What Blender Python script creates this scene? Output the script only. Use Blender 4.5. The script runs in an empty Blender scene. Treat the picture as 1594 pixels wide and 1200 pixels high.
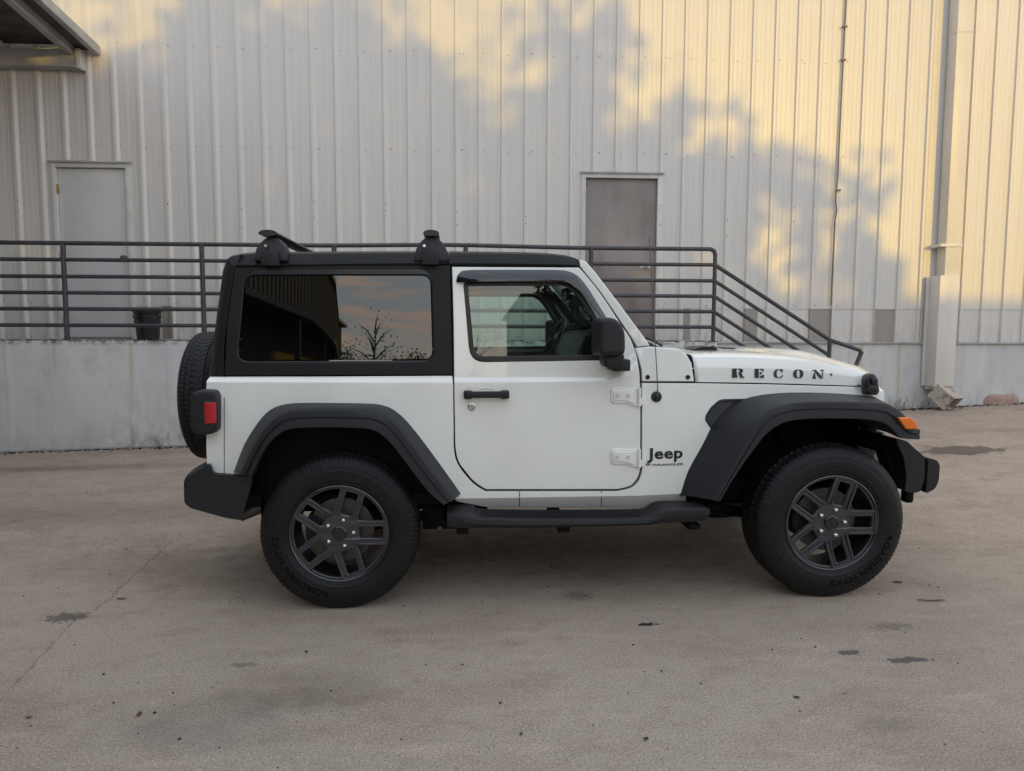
import bpy, bmesh, math, random
from math import sin, cos, tan, pi, radians, atan2, sqrt, exp, log
from mathutils import Vector, Matrix
random.seed(7)
scene = bpy.context.scene
COL = scene.collection
R = radians
# ------------------------------------------------------------------ camera
F, YAW, PIT, ROL, HC = 1127.7, R(3.384), R(4.822), R(0.178), 1.402
IW, IH = 1594.0, 1200.0
fw = Vector((sin(YAW)*cos(PIT), cos(YAW)*cos(PIT), -sin(PIT)))
r0 = Vector((cos(YAW), -sin(YAW), 0)); u0 = r0.cross(fw)
rt = cos(ROL)*r0 + sin(ROL)*u0; up = -sin(ROL)*r0 + cos(ROL)*u0
CAM = Vector((0, 0, HC))
cd = bpy.data.cameras.new('camera'); co = bpy.data.objects.new('camera', cd); COL.objects.link(co)
m = Matrix((rt, up, -fw)).transposed().to_4x4(); m.translation = CAM; co.matrix_world = m
cd.sensor_width = 36; cd.lens = F/IW*36; cd.clip_end = 2000; cd.clip_start = .05
scene.camera = co
# ------------------------------------------------------------------ world, sun
SUN_EL, SUN_AZ = R(7.0), R(19.0)                 # sun behind the camera and to its right
sd = Vector((sin(SUN_AZ)*cos(SUN_EL), -cos(SUN_AZ)*cos(SUN_EL), sin(SUN_EL)))   # towards the sun
w = bpy.data.worlds.new('World'); scene.world = w; w.use_nodes = True
nt = w.node_tree; N = nt.nodes; L = nt.links
bg = N['Background']
sky = N.new('ShaderNodeTexSky'); sky.sky_type = 'NISHITA'; sky.sun_disc = False
sky.sun_elevation = SUN_EL; sky.sun_rotation = pi - SUN_AZ
sky.air_density = 1.3; sky.dust_density = .3; sky.ozone_density = 2.0
tint = N.new('ShaderNodeMix'); tint.data_type = 'RGBA'; tint.blend_type = 'MULTIPLY'; tint.inputs[0].default_value = 1
tint.inputs[7].default_value = (7.2, 6.0, 5.8, 1)
L.new(sky.outputs[0], tint.inputs[6])
tc = N.new('ShaderNodeTexCoord'); mp = N.new('ShaderNodeMapping'); mp.inputs['Scale'].default_value = (1, 1, 6)
L.new(tc.outputs['Generated'], mp.inputs[0])
cn = N.new('ShaderNodeTexNoise'); cn.inputs['Scale'].default_value = 6.5; cn.inputs['Detail'].default_value = 7; cn.inputs['Roughness'].default_value = .6
L.new(mp.outputs[0], cn.inputs[0])
cr = N.new('ShaderNodeValToRGB'); cr.color_ramp.elements[0].position = .57; cr.color_ramp.elements[1].position = .68
L.new(cn.outputs[0], cr.inputs[0])
cm = N.new('ShaderNodeMix'); cm.data_type = 'RGBA'; cm.inputs[7].default_value = (18, 13, 10, 1)
hz = N.new('ShaderNodeMix'); hz.data_type = 'RGBA'; hz.inputs[0].default_value = .86; hz.inputs[7].default_value = (7.35, 8.35, 9.75, 1)   # thin high haze
L.new(tint.outputs[2], hz.inputs[6]); L.new(cr.outputs[0], cm.inputs[0]); L.new(hz.outputs[2], cm.inputs[6])
L.new(cm.outputs[2], bg.inputs[0]); bg.inputs[1].default_value = .15
sl = bpy.data.lights.new('sun', 'SUN'); sl.energy = 2.0; sl.angle = R(.36); sl.color = (1, .63, .03)
so = bpy.data.objects.new('sun', sl); COL.objects.link(so); so.rotation_euler = (-sd).to_track_quat('-Z', 'Y').to_euler()
so.location = (0, 0, 20)
scene.view_settings.view_transform = 'Standard'; scene.view_settings.look = 'None'
scene.view_settings.gamma = 1; scene.view_settings.exposure = -.03
scene.render.engine = 'CYCLES'; scene.cycles.max_bounces = 10; scene.cycles.transparent_max_bounces = 12

# ------------------------------------------------------------------ measuring helpers
YD, YW = 8.144, 9.148                            # front plane of the dock, wall plane
def ray(px, py): return fw + rt*((px-IW/2)/F) - up*((py-IH/2)/F)
def atY(px, py, y):                              # world point on the plane Y = y
    d = ray(px, py); t = y/d.y; return CAM + d*t
def gz(x, y):
    s = max(0., min(1., (y-4.0)/4.6)); s = s*s*(3-2*s)
    x = max(-9, min(9, x)); return (.0292*(x+4.6)+(.022*(x-5.5) if x > 5.5 else 0))*s
def onG(px, py):                                 # world point on the ground
    d = ray(px, py); t = 1.
    for _ in range(60):
        p = CAM + d*t; t *= (HC-gz(p.x, p.y))/max(1e-6, (HC-p.z))
    return CAM + d*t
# ------------------------------------------------------------------ object helpers
def tag(o, label=None, cat=None, group=None, kind=None):
    if label: o['label'] = label
    if cat: o['category'] = cat
    if group: o['group'] = group
    if kind: o['kind'] = kind
    return o
def thing(name, label, cat, loc=(0, 0, 0), rz=0, group=None):
    o = bpy.data.objects.new(name, None); COL.objects.link(o); o.location = loc; o.rotation_euler.z = rz
    return tag(o, label, cat, group)
def finish(bm, name, mat, parent=None, smooth=35, wn=False, recalc=True):
    if recalc: bmesh.ops.recalc_face_normals(bm, faces=bm.faces)
    me = bpy.data.meshes.new(name); bm.to_mesh(me); bm.free()
    for mm in (mat if isinstance(mat, (list, tuple)) else [mat]): me.materials.append(mm)
    o = bpy.data.objects.new(name, me); COL.objects.link(o)
    if parent: o.parent = parent
    if smooth:
        me.shade_smooth(); me.set_sharp_from_angle(angle=R(smooth))
    if wn:
        md = o.modifiers.new('wn', 'WEIGHTED_NORMAL'); md.keep_sharp = True
    return o
def box(bm, x0, x1, y0, y1, z0, z1, bev=0, mi=0, M4=None):
    vs = [bm.verts.new((x, y, z)) for x in (x0, x1) for y in (y0, y1) for z in (z0, z1)]
    fs = [bm.faces.new([vs[i] for i in q]) for q in ((0, 1, 3, 2), (4, 6, 7, 5), (0, 4, 5, 1), (2, 3, 7, 6), (0, 2, 6, 4), (1, 5, 7, 3))]
    for f in fs: f.material_index = mi
    bmesh.ops.recalc_face_normals(bm, faces=fs)
    if bev:
        es = list({e for f in fs for e in f.edges})
        r = bmesh.ops.bevel(bm, geom=es, offset=bev, segments=2, affect='EDGES', profile=.6)
        for f in r['faces']: f.material_index = mi
        nv = {v for f in r['faces'] for v in f.verts} | set(v for v in vs if v.is_valid)
    else: nv = set(vs)
    if M4 is not None: bmesh.ops.transform(bm, matrix=M4, verts=list(nv))
    return nv
def tube(bm, pts, r, seg=10, cap=True, mi=0):
    pts = [Vector(p) for p in pts]; rings = []; n = len(pts)
    rs = r if isinstance(r, (list, tuple)) else [r]*n
    ref = None
    for i, p in enumerate(pts):
        a = (p-pts[i-1]).normalized() if i else None; b = (pts[i+1]-p).normalized() if i < n-1 else None
        t = ((a+b).normalized() if a and b else (a or b)); k = 1
        if a and b: k = 1/max(.5, t.dot(a))
        if ref is None: ref = Vector((0, 0, 1)) if abs(t.z) < .9 else Vector((1, 0, 0))
        u = (ref - t*ref.dot(t)).normalized(); v = t.cross(u); ref = u
        rings.append([bm.verts.new(p + (u*cos(2*pi*j/seg)+v*sin(2*pi*j/seg))*rs[i]*(k if k < 1.4 else 1.2)) for j in range(seg)])
    for A, B in zip(rings, rings[1:]):
        for j in range(seg):
            f = bm.faces.new((A[j], A[(j+1) % seg], B[(j+1) % seg], B[j])); f.material_index = mi
    if cap:
        for q in (rings[0], rings[-1]): bm.faces.new(q).material_index = mi
def loft(bm, rows, closed=False, mi=0, cap=False):
    V = [[bm.verts.new(p) for p in r] for r in rows]
    for A, B in zip(V, V[1:]):
        n = len(A)
        for j in range(n if closed else n-1):
            f = bm.faces.new((A[j], A[(j+1) % n], B[(j+1) % n], B[j])); f.material_index = mi
    if cap:
        bm.faces.new(V[0]); bm.faces.new(list(reversed(V[-1])))
    return V
def prism(bm, poly, f0, f1, mi=0, bev=0):       # poly: list; f0,f1 map a poly point to 3D
    A = [bm.verts.new(f0(p)) for p in poly]; B = [bm.verts.new(f1(p)) for p in poly]; n = len(poly)
    fs = [bm.faces.new(A), bm.faces.new(list(reversed(B)))]
    for j in range(n): fs.append(bm.faces.new((A[j], B[j], B[(j+1) % n], A[(j+1) % n])))
    for f in fs: f.material_index = mi
    bmesh.ops.recalc_face_normals(bm, faces=fs)
    if bev:
        es = list({e for f in fs for e in f.edges})
        r = bmesh.ops.bevel(bm, geom=es, offset=bev, segments=2, affect='EDGES', clamp_overlap=True)
        for f in r['faces']: f.material_index = mi
def crom(pts, n=6):
    out = []; P = [Vector(p) for p in pts]
    for i in range(len(P)-1):
        p0 = P[max(0, i-1)]; p1 = P[i]; p2 = P[i+1]; p3 = P[min(len(P)-1, i+2)]
        for k in range(n):
            t = k/n; out.append(.5*((2*p1)+(p2-p0)*t+(2*p0-5*p1+4*p2-p3)*t*t+(3*p1-p0-3*p2+p3)*t**3))
    out.append(P[-1]); return out
def rnd(pts, r, n=5):                            # round the corners of a closed 2D polygon
    out = []; m_ = len(pts)
    for i, p in enumerate(pts):
        rr = p[2] if len(p) > 2 else r
        p = Vector(p[:2]); a = Vector(pts[i-1][:2])-p; b = Vector(pts[(i+1) % m_][:2])-p
        d = min(rr, a.length*.48, b.length*.48)
        if d < 1e-5 or rr == 0: out.append(tuple(p)); continue
        A = p+a.normalized()*d; B = p+b.normalized()*d
        for k in range(n+1):
            t = k/n; q = A*(1-t)**2+p*2*t*(1-t)+B*t*t; out.append((q.x, q.y))
    return out
def curve_mesh(polys, depth, bev, res=2, off=None):
    cu = bpy.data.curves.new('c', 'CURVE'); cu.dimensions = '2D'; cu.fill_mode = 'BOTH'
    cu.extrude = max(0, depth/2-bev); cu.bevel_depth = bev; cu.bevel_resolution = res; cu.offset = -bev if off is None else off
    for pl in polys:
        s = cu.splines.new('POLY'); s.points.add(len(pl)-1); s.use_cyclic_u = True
        for q, p in zip(s.points, pl): q.co = (p[0], p[1], 0, 1)
    ob = bpy.data.objects.new('c', cu); COL.objects.link(ob)
    dg = bpy.context.evaluated_depsgraph_get(); dg.update()
    me = bpy.data.meshes.new_from_object(ob.evaluated_get(dg))
    bm = bmesh.new(); bm.from_mesh(me)
    bpy.data.objects.remove(ob); bpy.data.curves.remove(cu); bpy.data.meshes.remove(me)
    bmesh.ops.remove_doubles(bm, verts=bm.verts, dist=1e-5)
    return bm
def slices(bm, axis, vals):
    for v in vals:
        co_ = [0, 0, 0]; no = [0, 0, 0]; co_[axis] = v; no[axis] = 1
        bmesh.ops.bisect_plane(bm, geom=bm.verts[:]+bm.edges[:]+bm.faces[:], plane_co=co_, plane_no=no, dist=1e-5)
def text_mesh(s, size, ext=.001, offset=0, align='CENTER', sx=1, sp=1):
    cu = bpy.data.curves.new('t', 'FONT'); cu.body = s; cu.size = size; cu.extrude = ext; cu.offset = offset; cu.align_x = align
    cu.space_character = sp; cu.resolution_u = 3
    ob = bpy.data.objects.new('t', cu); COL.objects.link(ob)
    dg = bpy.context.evaluated_depsgraph_get(); dg.update()
    me = bpy.data.meshes.new_from_object(ob.evaluated_get(dg)); bm = bmesh.new(); bm.from_mesh(me)
    bpy.data.objects.remove(ob); bpy.data.curves.remove(cu); bpy.data.meshes.remove(me)
    for v in bm.verts: v.co.x *= sx
    return bm
def lathe(bm, prof, seg=64, axis='y', mi=0, a0=0, a1=2*pi, fn=None):   # prof: (axial, radius)
    full = abs(a1-a0-2*pi) < 1e-6; rings = []
    for j in range(seg if full else seg+1):
        a = a0+(a1-a0)*j/seg
        ring = []
        for i, (ax, r) in enumerate(prof):
            if fn: ax, r = fn(i, j, a, ax, r)
            ring.append(bm.verts.new((r*cos(a), ax, r*sin(a))))
        rings.append(ring)
    n = len(rings)
    for j in range(n if full else n-1):
        A, B = rings[j], rings[(j+1) % n]
        for i in range(len(prof)-1):
            f = bm.faces.new((A[i], B[i], B[i+1], A[i+1])); f.material_index = mi
# ------------------------------------------------------------------ materials
def mat(name, col, rough=.5, metal=0, coat=0, spec=.5, noise=None, bump=None, emis=None, ior=1.5, coords='Object'):
    m_ = bpy.data.materials.new(name); m_.use_nodes = True; n = m_.node_tree.nodes; l = m_.node_tree.links
    b = n['Principled BSDF']; b.inputs['Base Color'].default_value = (*col, 1); b.inputs['Roughness'].default_value = rough
    b.inputs['Metallic'].default_value = metal; b.inputs['IOR'].default_value = ior
    b.inputs['Coat Weight'].default_value = coat; b.inputs['Coat Roughness'].default_value = .025
    b.inputs['Specular IOR Level'].default_value = spec
    t = n.new('ShaderNodeTexCoord')
    def nz(scale, detail=4, stretch=None):
        q = n.new('ShaderNodeTexNoise'); q.inputs['Scale'].default_value = scale; q.inputs['Detail'].default_value = detail
        mp_ = n.new('ShaderNodeMapping'); mp_.inputs['Scale'].default_value = stretch or (1, 1, 1)
        l.new(t.outputs[coords], mp_.inputs[0]); l.new(mp_.outputs[0], q.inputs[0]); return q
    if noise:                                    # (scale, colour2, lo, hi, stretch)
        sc, c2, lo, hi = noise[:4]; q = nz(sc, 6, noise[4] if len(noise) > 4 else None)
        r = n.new('ShaderNodeMapRange'); r.inputs[1].default_value = lo; r.inputs[2].default_value = hi
        l.new(q.outputs[0], r.inputs[0]); x = n.new('ShaderNodeMix'); x.data_type = 'RGBA'
        x.inputs[6].default_value = (*col, 1); x.inputs[7].default_value = (*c2, 1)
        l.new(r.outputs[0], x.inputs[0]); l.new(x.outputs[2], b.inputs['Base Color'])
    if bump:
        sc, st = bump[:2]; q = nz(sc, 3, bump[2] if len(bump) > 2 else None)
        u = n.new('ShaderNodeBump'); u.inputs['Strength'].default_value = st; u.inputs['Distance'].default_value = .002 if len(bump) < 4 else bump[3]
        l.new(q.outputs[0], u.inputs['Height']); l.new(u.outputs[0], b.inputs['Normal'])
    return m_
class NB:                                        # small node-building helper
    def __init__(s, name):
        s.m = bpy.data.materials.new(name); s.m.use_nodes = True; s.n = s.m.node_tree.nodes; s.l = s.m.node_tree.links
        s.b = s.n['Principled BSDF']; s.t = s.n.new('ShaderNodeTexCoord'); s.g = s.n.new('ShaderNodeNewGeometry')
    def inp(s, sock, v):
        if isinstance(v, bpy.types.NodeSocket): s.l.new(v, sock)
        elif v is not None: sock.default_value = v
    def noise(s, scale, detail=5, stretch=(1, 1, 1), rough=.55, out=0, vec=None):
        q = s.n.new('ShaderNodeTexNoise'); mp_ = s.n.new('ShaderNodeMapping'); mp_.inputs['Scale'].default_value = stretch
        s.l.new(s.g.outputs['Position'], mp_.inputs[0]); s.l.new(mp_.outputs[0], q.inputs[0])
        q.inputs['Scale'].default_value = scale; q.inputs['Detail'].default_value = detail; q.inputs['Roughness'].default_value = rough
        return q.outputs[out]
    def rng(s, v, lo, hi, a=0, b=1):
        r = s.n.new('ShaderNodeMapRange'); s.inp(r.inputs[0], v)
        for i, x in enumerate((lo, hi, a, b)): s.inp(r.inputs[i+1], x)
        return r.outputs[0]
    def mix(s, f, a, b, mode='MIX'):
        x = s.n.new('ShaderNodeMix'); x.data_type = 'RGBA'; x.blend_type = mode
        c = lambda q: (*q, 1) if isinstance(q, tuple) and len(q) == 3 else q
        s.inp(x.inputs[0], f); s.inp(x.inputs[6], c(a)); s.inp(x.inputs[7], c(b)); return x.outputs[2]
    def math(s, op, a, b=0., c=None):
        x = s.n.new('ShaderNodeMath'); x.operation = op; s.inp(x.inputs[0], a); s.inp(x.inputs[1], b)
        if c is not None: s.inp(x.inputs[2], c)
        return x.outputs[0]
    def xyz(s):
        x = s.n.new('ShaderNodeSeparateXYZ'); s.l.new(s.g.outputs['Position'], x.inputs[0]); return x.outputs
    def bump(s, h, st=.5, dist=.003):
        u = s.n.new('ShaderNodeBump'); u.inputs['Strength'].default_value = st; u.inputs['Distance'].default_value = dist
        s.l.new(h, u.inputs['Height']); s.l.new(u.outputs[0], s.b.inputs['Normal'])
M = {}
M['paint'] = mat('white_paint', (.79, .785, .73), .20, coat=1.0, noise=(3, (.74, .735, .68), .4, .75))
M['plastic'] = mat('black_plastic', (.013, .013, .0145), .50, spec=.35, bump=(900, .35), noise=(4, (.020, .020, .021), .45, .8))
M['hardtop'] = mat('hardtop', (.009, .0085, .0085), .5, spec=.3, bump=(1200, .3), noise=(2, (.013, .012, .012), .4, .8))
M['gloss'] = mat('gloss_black', (.006, .006, .007), .12, coat=.5)
M['satin'] = mat('satin_black', (.012, .012, .014), .35)
M['dark'] = mat('underbody', (.004, .004, .004), .8, spec=.15, noise=(6, (.009, .008, .007), .45, .7))
M['rim'] = mat('rim_paint', (.060, .060, .066), .28, metal=.5, coat=.4, noise=(30, (.05, .047, .045), .5, .8))
M['rimdark'] = mat('rim_barrel', (.012, .012, .013), .5, metal=.3)
M['chrome'] = mat('chrome', (.55, .54, .50), .25, metal=1)
M['steel'] = mat('brake_steel', (.10, .095, .09), .45, metal=.6, noise=(20, (.16, .10, .07), .5, .75))
M['red'] = mat('red_lens', (.42, .012, .018), .25, coat=.6, bump=(260, .2))
M['amber'] = mat('amber_lens', (.75, .17, .012), .2, coat=.7, bump=(200, .3))
M['fabric'] = mat('seat_fabric', (.02, .02, .022), .9, bump=(400, .3))
M['letter'] = mat('decal_black', (.012, .012, .014), .4)
M['greyletter'] = mat('tyre_lettering', (.0035, .0035, .004), .8, spec=.1)
M['crease'] = mat('seam', (.02, .02, .02), .9)
M['mesh'] = mat('vent_grid', (.11, .11, .11), .4)
M['lamp'] = mat('lamp_glass', (.5, .5, .5), .1, metal=.6)
M['whitefan'] = mat('washer_tank', (.55, .55, .52), .5)
M['exhaust'] = mat('exhaust_steel', (.10, .085, .075), .45, metal=.7)

def glass_mat(name, tintc, refl=1.0, ior=1.55):
    b = NB(name); n, l = b.n, b.l
    tr = n.new('ShaderNodeBsdfTransparent'); tr.inputs[0].default_value = (*tintc, 1)
    gl = n.new('ShaderNodeBsdfGlossy'); gl.inputs['Roughness'].default_value = .012; gl.inputs[0].default_value = (.92, .96, 1, 1)
    fr = n.new('ShaderNodeFresnel'); fr.inputs[0].default_value = ior
    mx = n.new('ShaderNodeMixShader'); l.new(b.math('MULTIPLY', fr.outputs[0], refl), mx.inputs[0]); l.new(tr.outputs[0], mx.inputs[1]); l.new(gl.outputs[0], mx.inputs[2])
    l.new(mx.outputs[0], n['Material Output'].inputs[0]); return b.m
M['glass'] = glass_mat('door_glass', (.80, .88, .84), 1.1)
M['privacy'] = glass_mat('privacy_glass', (.03, .03, .032), 1.5, 1.6)
M['visor'] = glass_mat('smoke_visor', (.06, .055, .06), 1.6, 1.6)

def tyre_mat():
    b = NB('tyre_rubber')
    n1 = b.noise(9, 5); c = b.mix(b.rng(n1, .35, .75), (.006, .006, .0066), (.011, .0105, .0105))
    dust = b.noise(60, 4); c = b.mix(b.rng(dust, .6, .85, 0, .5), c, (.05, .046, .042))
    b.b.inputs['Specular IOR Level'].default_value = .28; b.l.new(c, b.b.inputs['Base Color']); b.b.inputs['Roughness'].default_value = .55
    b.bump(b.noise(500, 2), .25, .001); return b.m
M['tyre'] = tyre_mat()

def siding_mat(name, base, streak=.5, grime=0):
    b = NB(name); X = b.xyz()
    n1 = b.noise(2.2, 6, (9, 1, .22)); c = b.mix(b.rng(n1, .35, .8), base, tuple(v*.87 for v in base))
    n2 = b.noise(.35, 4); c = b.mix(b.rng(n2, .3, .75, 0, .6), c, tuple(v*q for v, q in zip(base, (.93, .92, .90))))
    n3 = b.noise(30, 3, (1, 1, .05)); c = b.mix(b.rng(n3, .5, .9, 0, .35), c, tuple(v*.8 for v in base))
    # dirt creeping up from the bottom edge
    d = b.math('MULTIPLY', b.rng(X[2], 1.17, 1.50, 1, 0), b.rng(b.noise(7, 6, (2.5, 1, .6)), .42, .75))
    c = b.mix(b.math('MULTIPLY', d, .55+grime), c, (.30, .23, .17))
    b.l.new(c, b.b.inputs['Base Color']); b.b.inputs['Roughness'].default_value = .38
    b.bump(b.noise(1.3, 3, (1.2, 1, .45)), .4, .03); return b.m
M['siding'] = siding_mat('siding_paint', (.64, .605, .555))
M['siding2'] = siding_mat('old_siding', (.33, .29, .25), grime=.2)
M['trim'] = mat('trim_paint', (.60, .585, .55), .45, noise=(5, (.5, .47, .42), .5, .8))
M['duct'] = mat('duct_paint', (.62, .58, .52), .42, noise=(2.5, (.52, .48, .43), .42, .8, (2, 2, .4)), bump=(3, .3, (1, 1, .5), .02))
M['rust'] = mat('rusty_metal', (.42, .37, .30), .6, noise=(11, (.16, .07, .035), .50, .66))
M['screw'] = mat('screw', (.12, .10, .09), .5, metal=.4)
M['rail'] = mat('rail_paint', (.042, .043, .048), .5, noise=(14, (.075, .068, .062), .5, .75), bump=(60, .2))
M['doorw'] = mat('door_white', (.60, .59, .57), .42, noise=(1.6, (.52, .51, .49), .35, .8), bump=(1.2, .5, (1, 1, 1), .03))
def doorb():
    b = NB('door_brown'); X = b.xyz()
    c = b.mix(b.rng(b.noise(2.2, 6, (3, 1, .5)), .35, .7), (.235, .195, .17), (.165, .137, .122))
    c = b.mix(b.rng(b.noise(26, 4), .66, .72), c, (.09, .07, .06))
    c = b.mix(b.rng(b.noise(1.1, 2), .45, .7, 0, .6), c, (.34, .30, .27))
    b.l.new(c, b.b.inputs['Base Color']); b.b.inputs['Roughness'].default_value = .5; return b.m
M['doorb'] = doorb()
M['brass'] = mat('hinge_brass', (.42, .25, .10), .5, metal=.3, noise=(40, (.2, .1, .04), .5, .7))
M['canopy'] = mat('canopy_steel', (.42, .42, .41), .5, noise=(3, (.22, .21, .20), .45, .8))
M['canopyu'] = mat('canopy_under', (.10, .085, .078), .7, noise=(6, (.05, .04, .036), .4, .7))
M['bark'] = mat('bark', (.07, .055, .04), .9, bump=(20, .8, (1, 1, .2), .02))
M['leaf'] = mat('leaf', (.06, .085, .03), .6, noise=(3, (.09, .10, .035), .4, .7))
M['leafd'] = mat('dry_leaf', (.10, .035, .022), .7, noise=(80, (.05, .02, .015), .4, .7))
M['debris'] = mat('debris', (.012, .011, .010), .8)
M['pink'] = mat('pink_concrete', (.36, .24, .19), .85, noise=(12, (.26, .17, .14), .4, .7), bump=(40, .5))
M['farwall'] = mat('far_siding', (.12, .11, .10), .7, noise=(1.5, (.08, .072, .066), .4, .75, (6, 1, .2)))  # backlit shade of the reflected warehouse is put into this dark colour
M['farroof'] = mat('far_roof', (.14, .13, .12), .7, noise=(2, (.10, .09, .085), .4, .7))

def concrete(name, base, kind):
    b = NB(name); X = b.xyz()
    if kind == 'ground':
        c = b.mix(b.rng(b.noise(.55, 6), .33, .7), tuple(v*.86 for v in base), tuple(v*1.10 for v in base))
        warm = b.rng(X[1], 2.2, 4.4)
        c = b.mix(b.math('MULTIPLY', warm, .8), c, b.mix(b.rng(b.noise(.8, 6), .35, .7), (.44, .365, .295), (.56, .475, .39)))
        c = b.mix(b.rng(b.noise(.9, 9, (1, 1.6, 1), .62), .48, .64, 0, .7), c, (.31, .25, .19))
        c = b.mix(b.rng(b.noise(2.3, 9, (1, 2.2, 1), .68), .54, .72, 0, .8), c, (.26, .20, .155))
        c = b.mix(b.rng(b.noise(3.1, 8, (.6, 2.2, 1), .65), .55, .72, 0, .5), c, (.62, .54, .46))
        c = b.mix(b.rng(b.noise(11, 7, (1, 1, 1), .7), .50, .75, 0, .55), c, (.26, .21, .17))
        # aggregate
        ag = b.noise(120, 5, (1, 1, 1), .8); c = b.mix(b.rng(ag, .50, .62, 0, .95), c, (.14, .125, .11))
        ag2 = b.noise(95, 5, (1.1, 1, 1), .8); c = b.mix(b.rng(ag2, .53, .64, 0, .8), c, (.60, .58, .55))
        pits = b.noise(30, 6, (1, 2, 1), .8); c = b.mix(b.rng(pits, .62, .70, 0, .7), c, (.06, .05, .042))
        # stains: centre, radii
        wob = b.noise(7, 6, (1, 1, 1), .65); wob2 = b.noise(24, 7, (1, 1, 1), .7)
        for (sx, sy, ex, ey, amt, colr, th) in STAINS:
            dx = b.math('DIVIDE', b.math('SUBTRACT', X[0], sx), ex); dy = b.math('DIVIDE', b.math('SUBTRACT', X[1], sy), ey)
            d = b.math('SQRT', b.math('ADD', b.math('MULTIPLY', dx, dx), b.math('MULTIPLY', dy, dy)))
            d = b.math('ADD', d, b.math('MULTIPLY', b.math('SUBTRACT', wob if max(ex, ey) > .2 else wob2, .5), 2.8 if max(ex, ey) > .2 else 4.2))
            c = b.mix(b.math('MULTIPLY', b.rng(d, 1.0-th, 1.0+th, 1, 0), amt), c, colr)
        # hairline cracks
        v = b.n.new('ShaderNodeTexVoronoi'); v.feature = 'DISTANCE_TO_EDGE'; v.inputs['Scale'].default_value = .42
        wn_ = b.noise(1.7, 6, (1, 1, 1), .6, out=1)
        add = b.n.new('ShaderNodeVectorMath'); add.operation = 'MULTIPLY_ADD'; b.l.new(wn_, add.inputs[0]); add.inputs[1].default_value = (.9, .9, 0)
        b.l.new(b.g.outputs['Position'], add.inputs[2]); b.l.new(add.outputs[0], v.inputs[0])
        crk = b.math('MULTIPLY', b.rng(v.outputs[0], .0008, .0030, 1, 0), b.rng(b.noise(.8, 3), .66, .70))
        for (qa, qb) in (((0, 1092), (122, 956)), ((148, 950), (285, 826))):
            A_, B_ = onG(*qa), onG(*qb); L_ = (B_-A_).length; tx_, ty_ = (B_.x-A_.x)/L_, (B_.y-A_.y)/L_
            ux = b.math('SUBTRACT', X[0], A_.x); uy = b.math('SUBTRACT', X[1], A_.y)
            al = b.math('ADD', b.math('MULTIPLY', ux, tx_), b.math('MULTIPLY', uy, ty_)); ac = b.math('SUBTRACT', b.math('MULTIPLY', ux, ty_), b.math('MULTIPLY', uy, tx_))
            ac = b.math('ABSOLUTE', b.math('ADD', ac, b.math('MULTIPLY', b.math('SUBTRACT', b.noise(9, 6, (1, 1, 1), .7), .5), .09)))
            ins = b.math('MULTIPLY', b.rng(al, -.02, .02), b.rng(al, L_-.05, L_, 1, 0))
            crk = b.math('MAXIMUM', crk, b.math('MULTIPLY', b.math('MULTIPLY', b.rng(ac, .0015, .0055, 1, 0), ins), b.rng(b.noise(14, 4), .38, .55)))
        c = b.mix(b.math('MULTIPLY', crk, .38), c, (.06, .05, .04))
        h = b.math('ADD', b.math('MULTIPLY', ag, .5), b.math('ADD', b.math('MULTIPLY', b.noise(18, 6, (1, 1, 1), .7), .8), b.math('MULTIPLY', crk, -2.)))
        c = b.mix(1.0, c, (.82, .745, .665), 'MULTIPLY')
        b.bump(h, .55, .006); b.b.inputs['Roughness'].default_value = .78
    else:
        c = b.mix(b.rng(b.noise(1.2, 6), .35, .7), base, tuple(v*.85 for v in base))
        st = b.noise(1.1, 7, (4, 4, .5), .65); c = b.mix(b.rng(st, .48, .72, 0, .42), c, (.64, .64, .62)); blot = b.noise(3.4, 7, (1, 1, .8), .65); c = b.mix(b.rng(blot, .50, .70, 0, .5), c, (.36, .335, .29))
        st2 = b.noise(2.6, 6, (7, 7, .2)); c = b.mix(b.rng(st2, .58, .76, 0, .35), c, (.30, .265, .21))
        rust = b.noise(2.1, 3, (4, 4, .15)); c = b.mix(b.math('MULTIPLY', b.rng(rust, .61, .68), .5), c, (.40, .30, .15))
        zg = b.math('MULTIPLY', b.math('ADD', X[0], 4.6), .0292)
        lo = b.math('SUBTRACT', X[2], zg)
        dirt = b.math('MULTIPLY', b.rng(lo, .0, .40, 1, 0), b.math('MULTIPLY', b.rng(b.noise(6, 9, (1.5, 1.5, .8), .72), .45, .70), b.rng(b.noise(.7, 2), .42, .58, .15, 1)))
        c = b.mix(dirt, c, (.13, .115, .095))
        c = b.mix(b.rng(lo, .0, .03, .6, 0), c, (.09, .07, .055))
        top = b.math('MULTIPLY', b.rng(X[2], 1.150, 1.20), b.rng(b.noise(16, 5), .42, .6))
        c = b.mix(b.math('MULTIPLY', top, .8), c, (.10, .075, .055))
        b.bump(b.noise(24, 7, (1, 1, 1), .7), .4, .006); b.b.inputs['Roughness'].default_value = .8
    b.l.new(c, b.b.inputs['Base Color']); return b.m
def st_px(px, py, rx, ry, amt, colr, th=.12):     # stain at a photo position, radii in metres
    p = onG(px, py); return (p.x, p.y, rx, ry, amt, colr, th)
DK = (.055, .05, .045)
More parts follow.
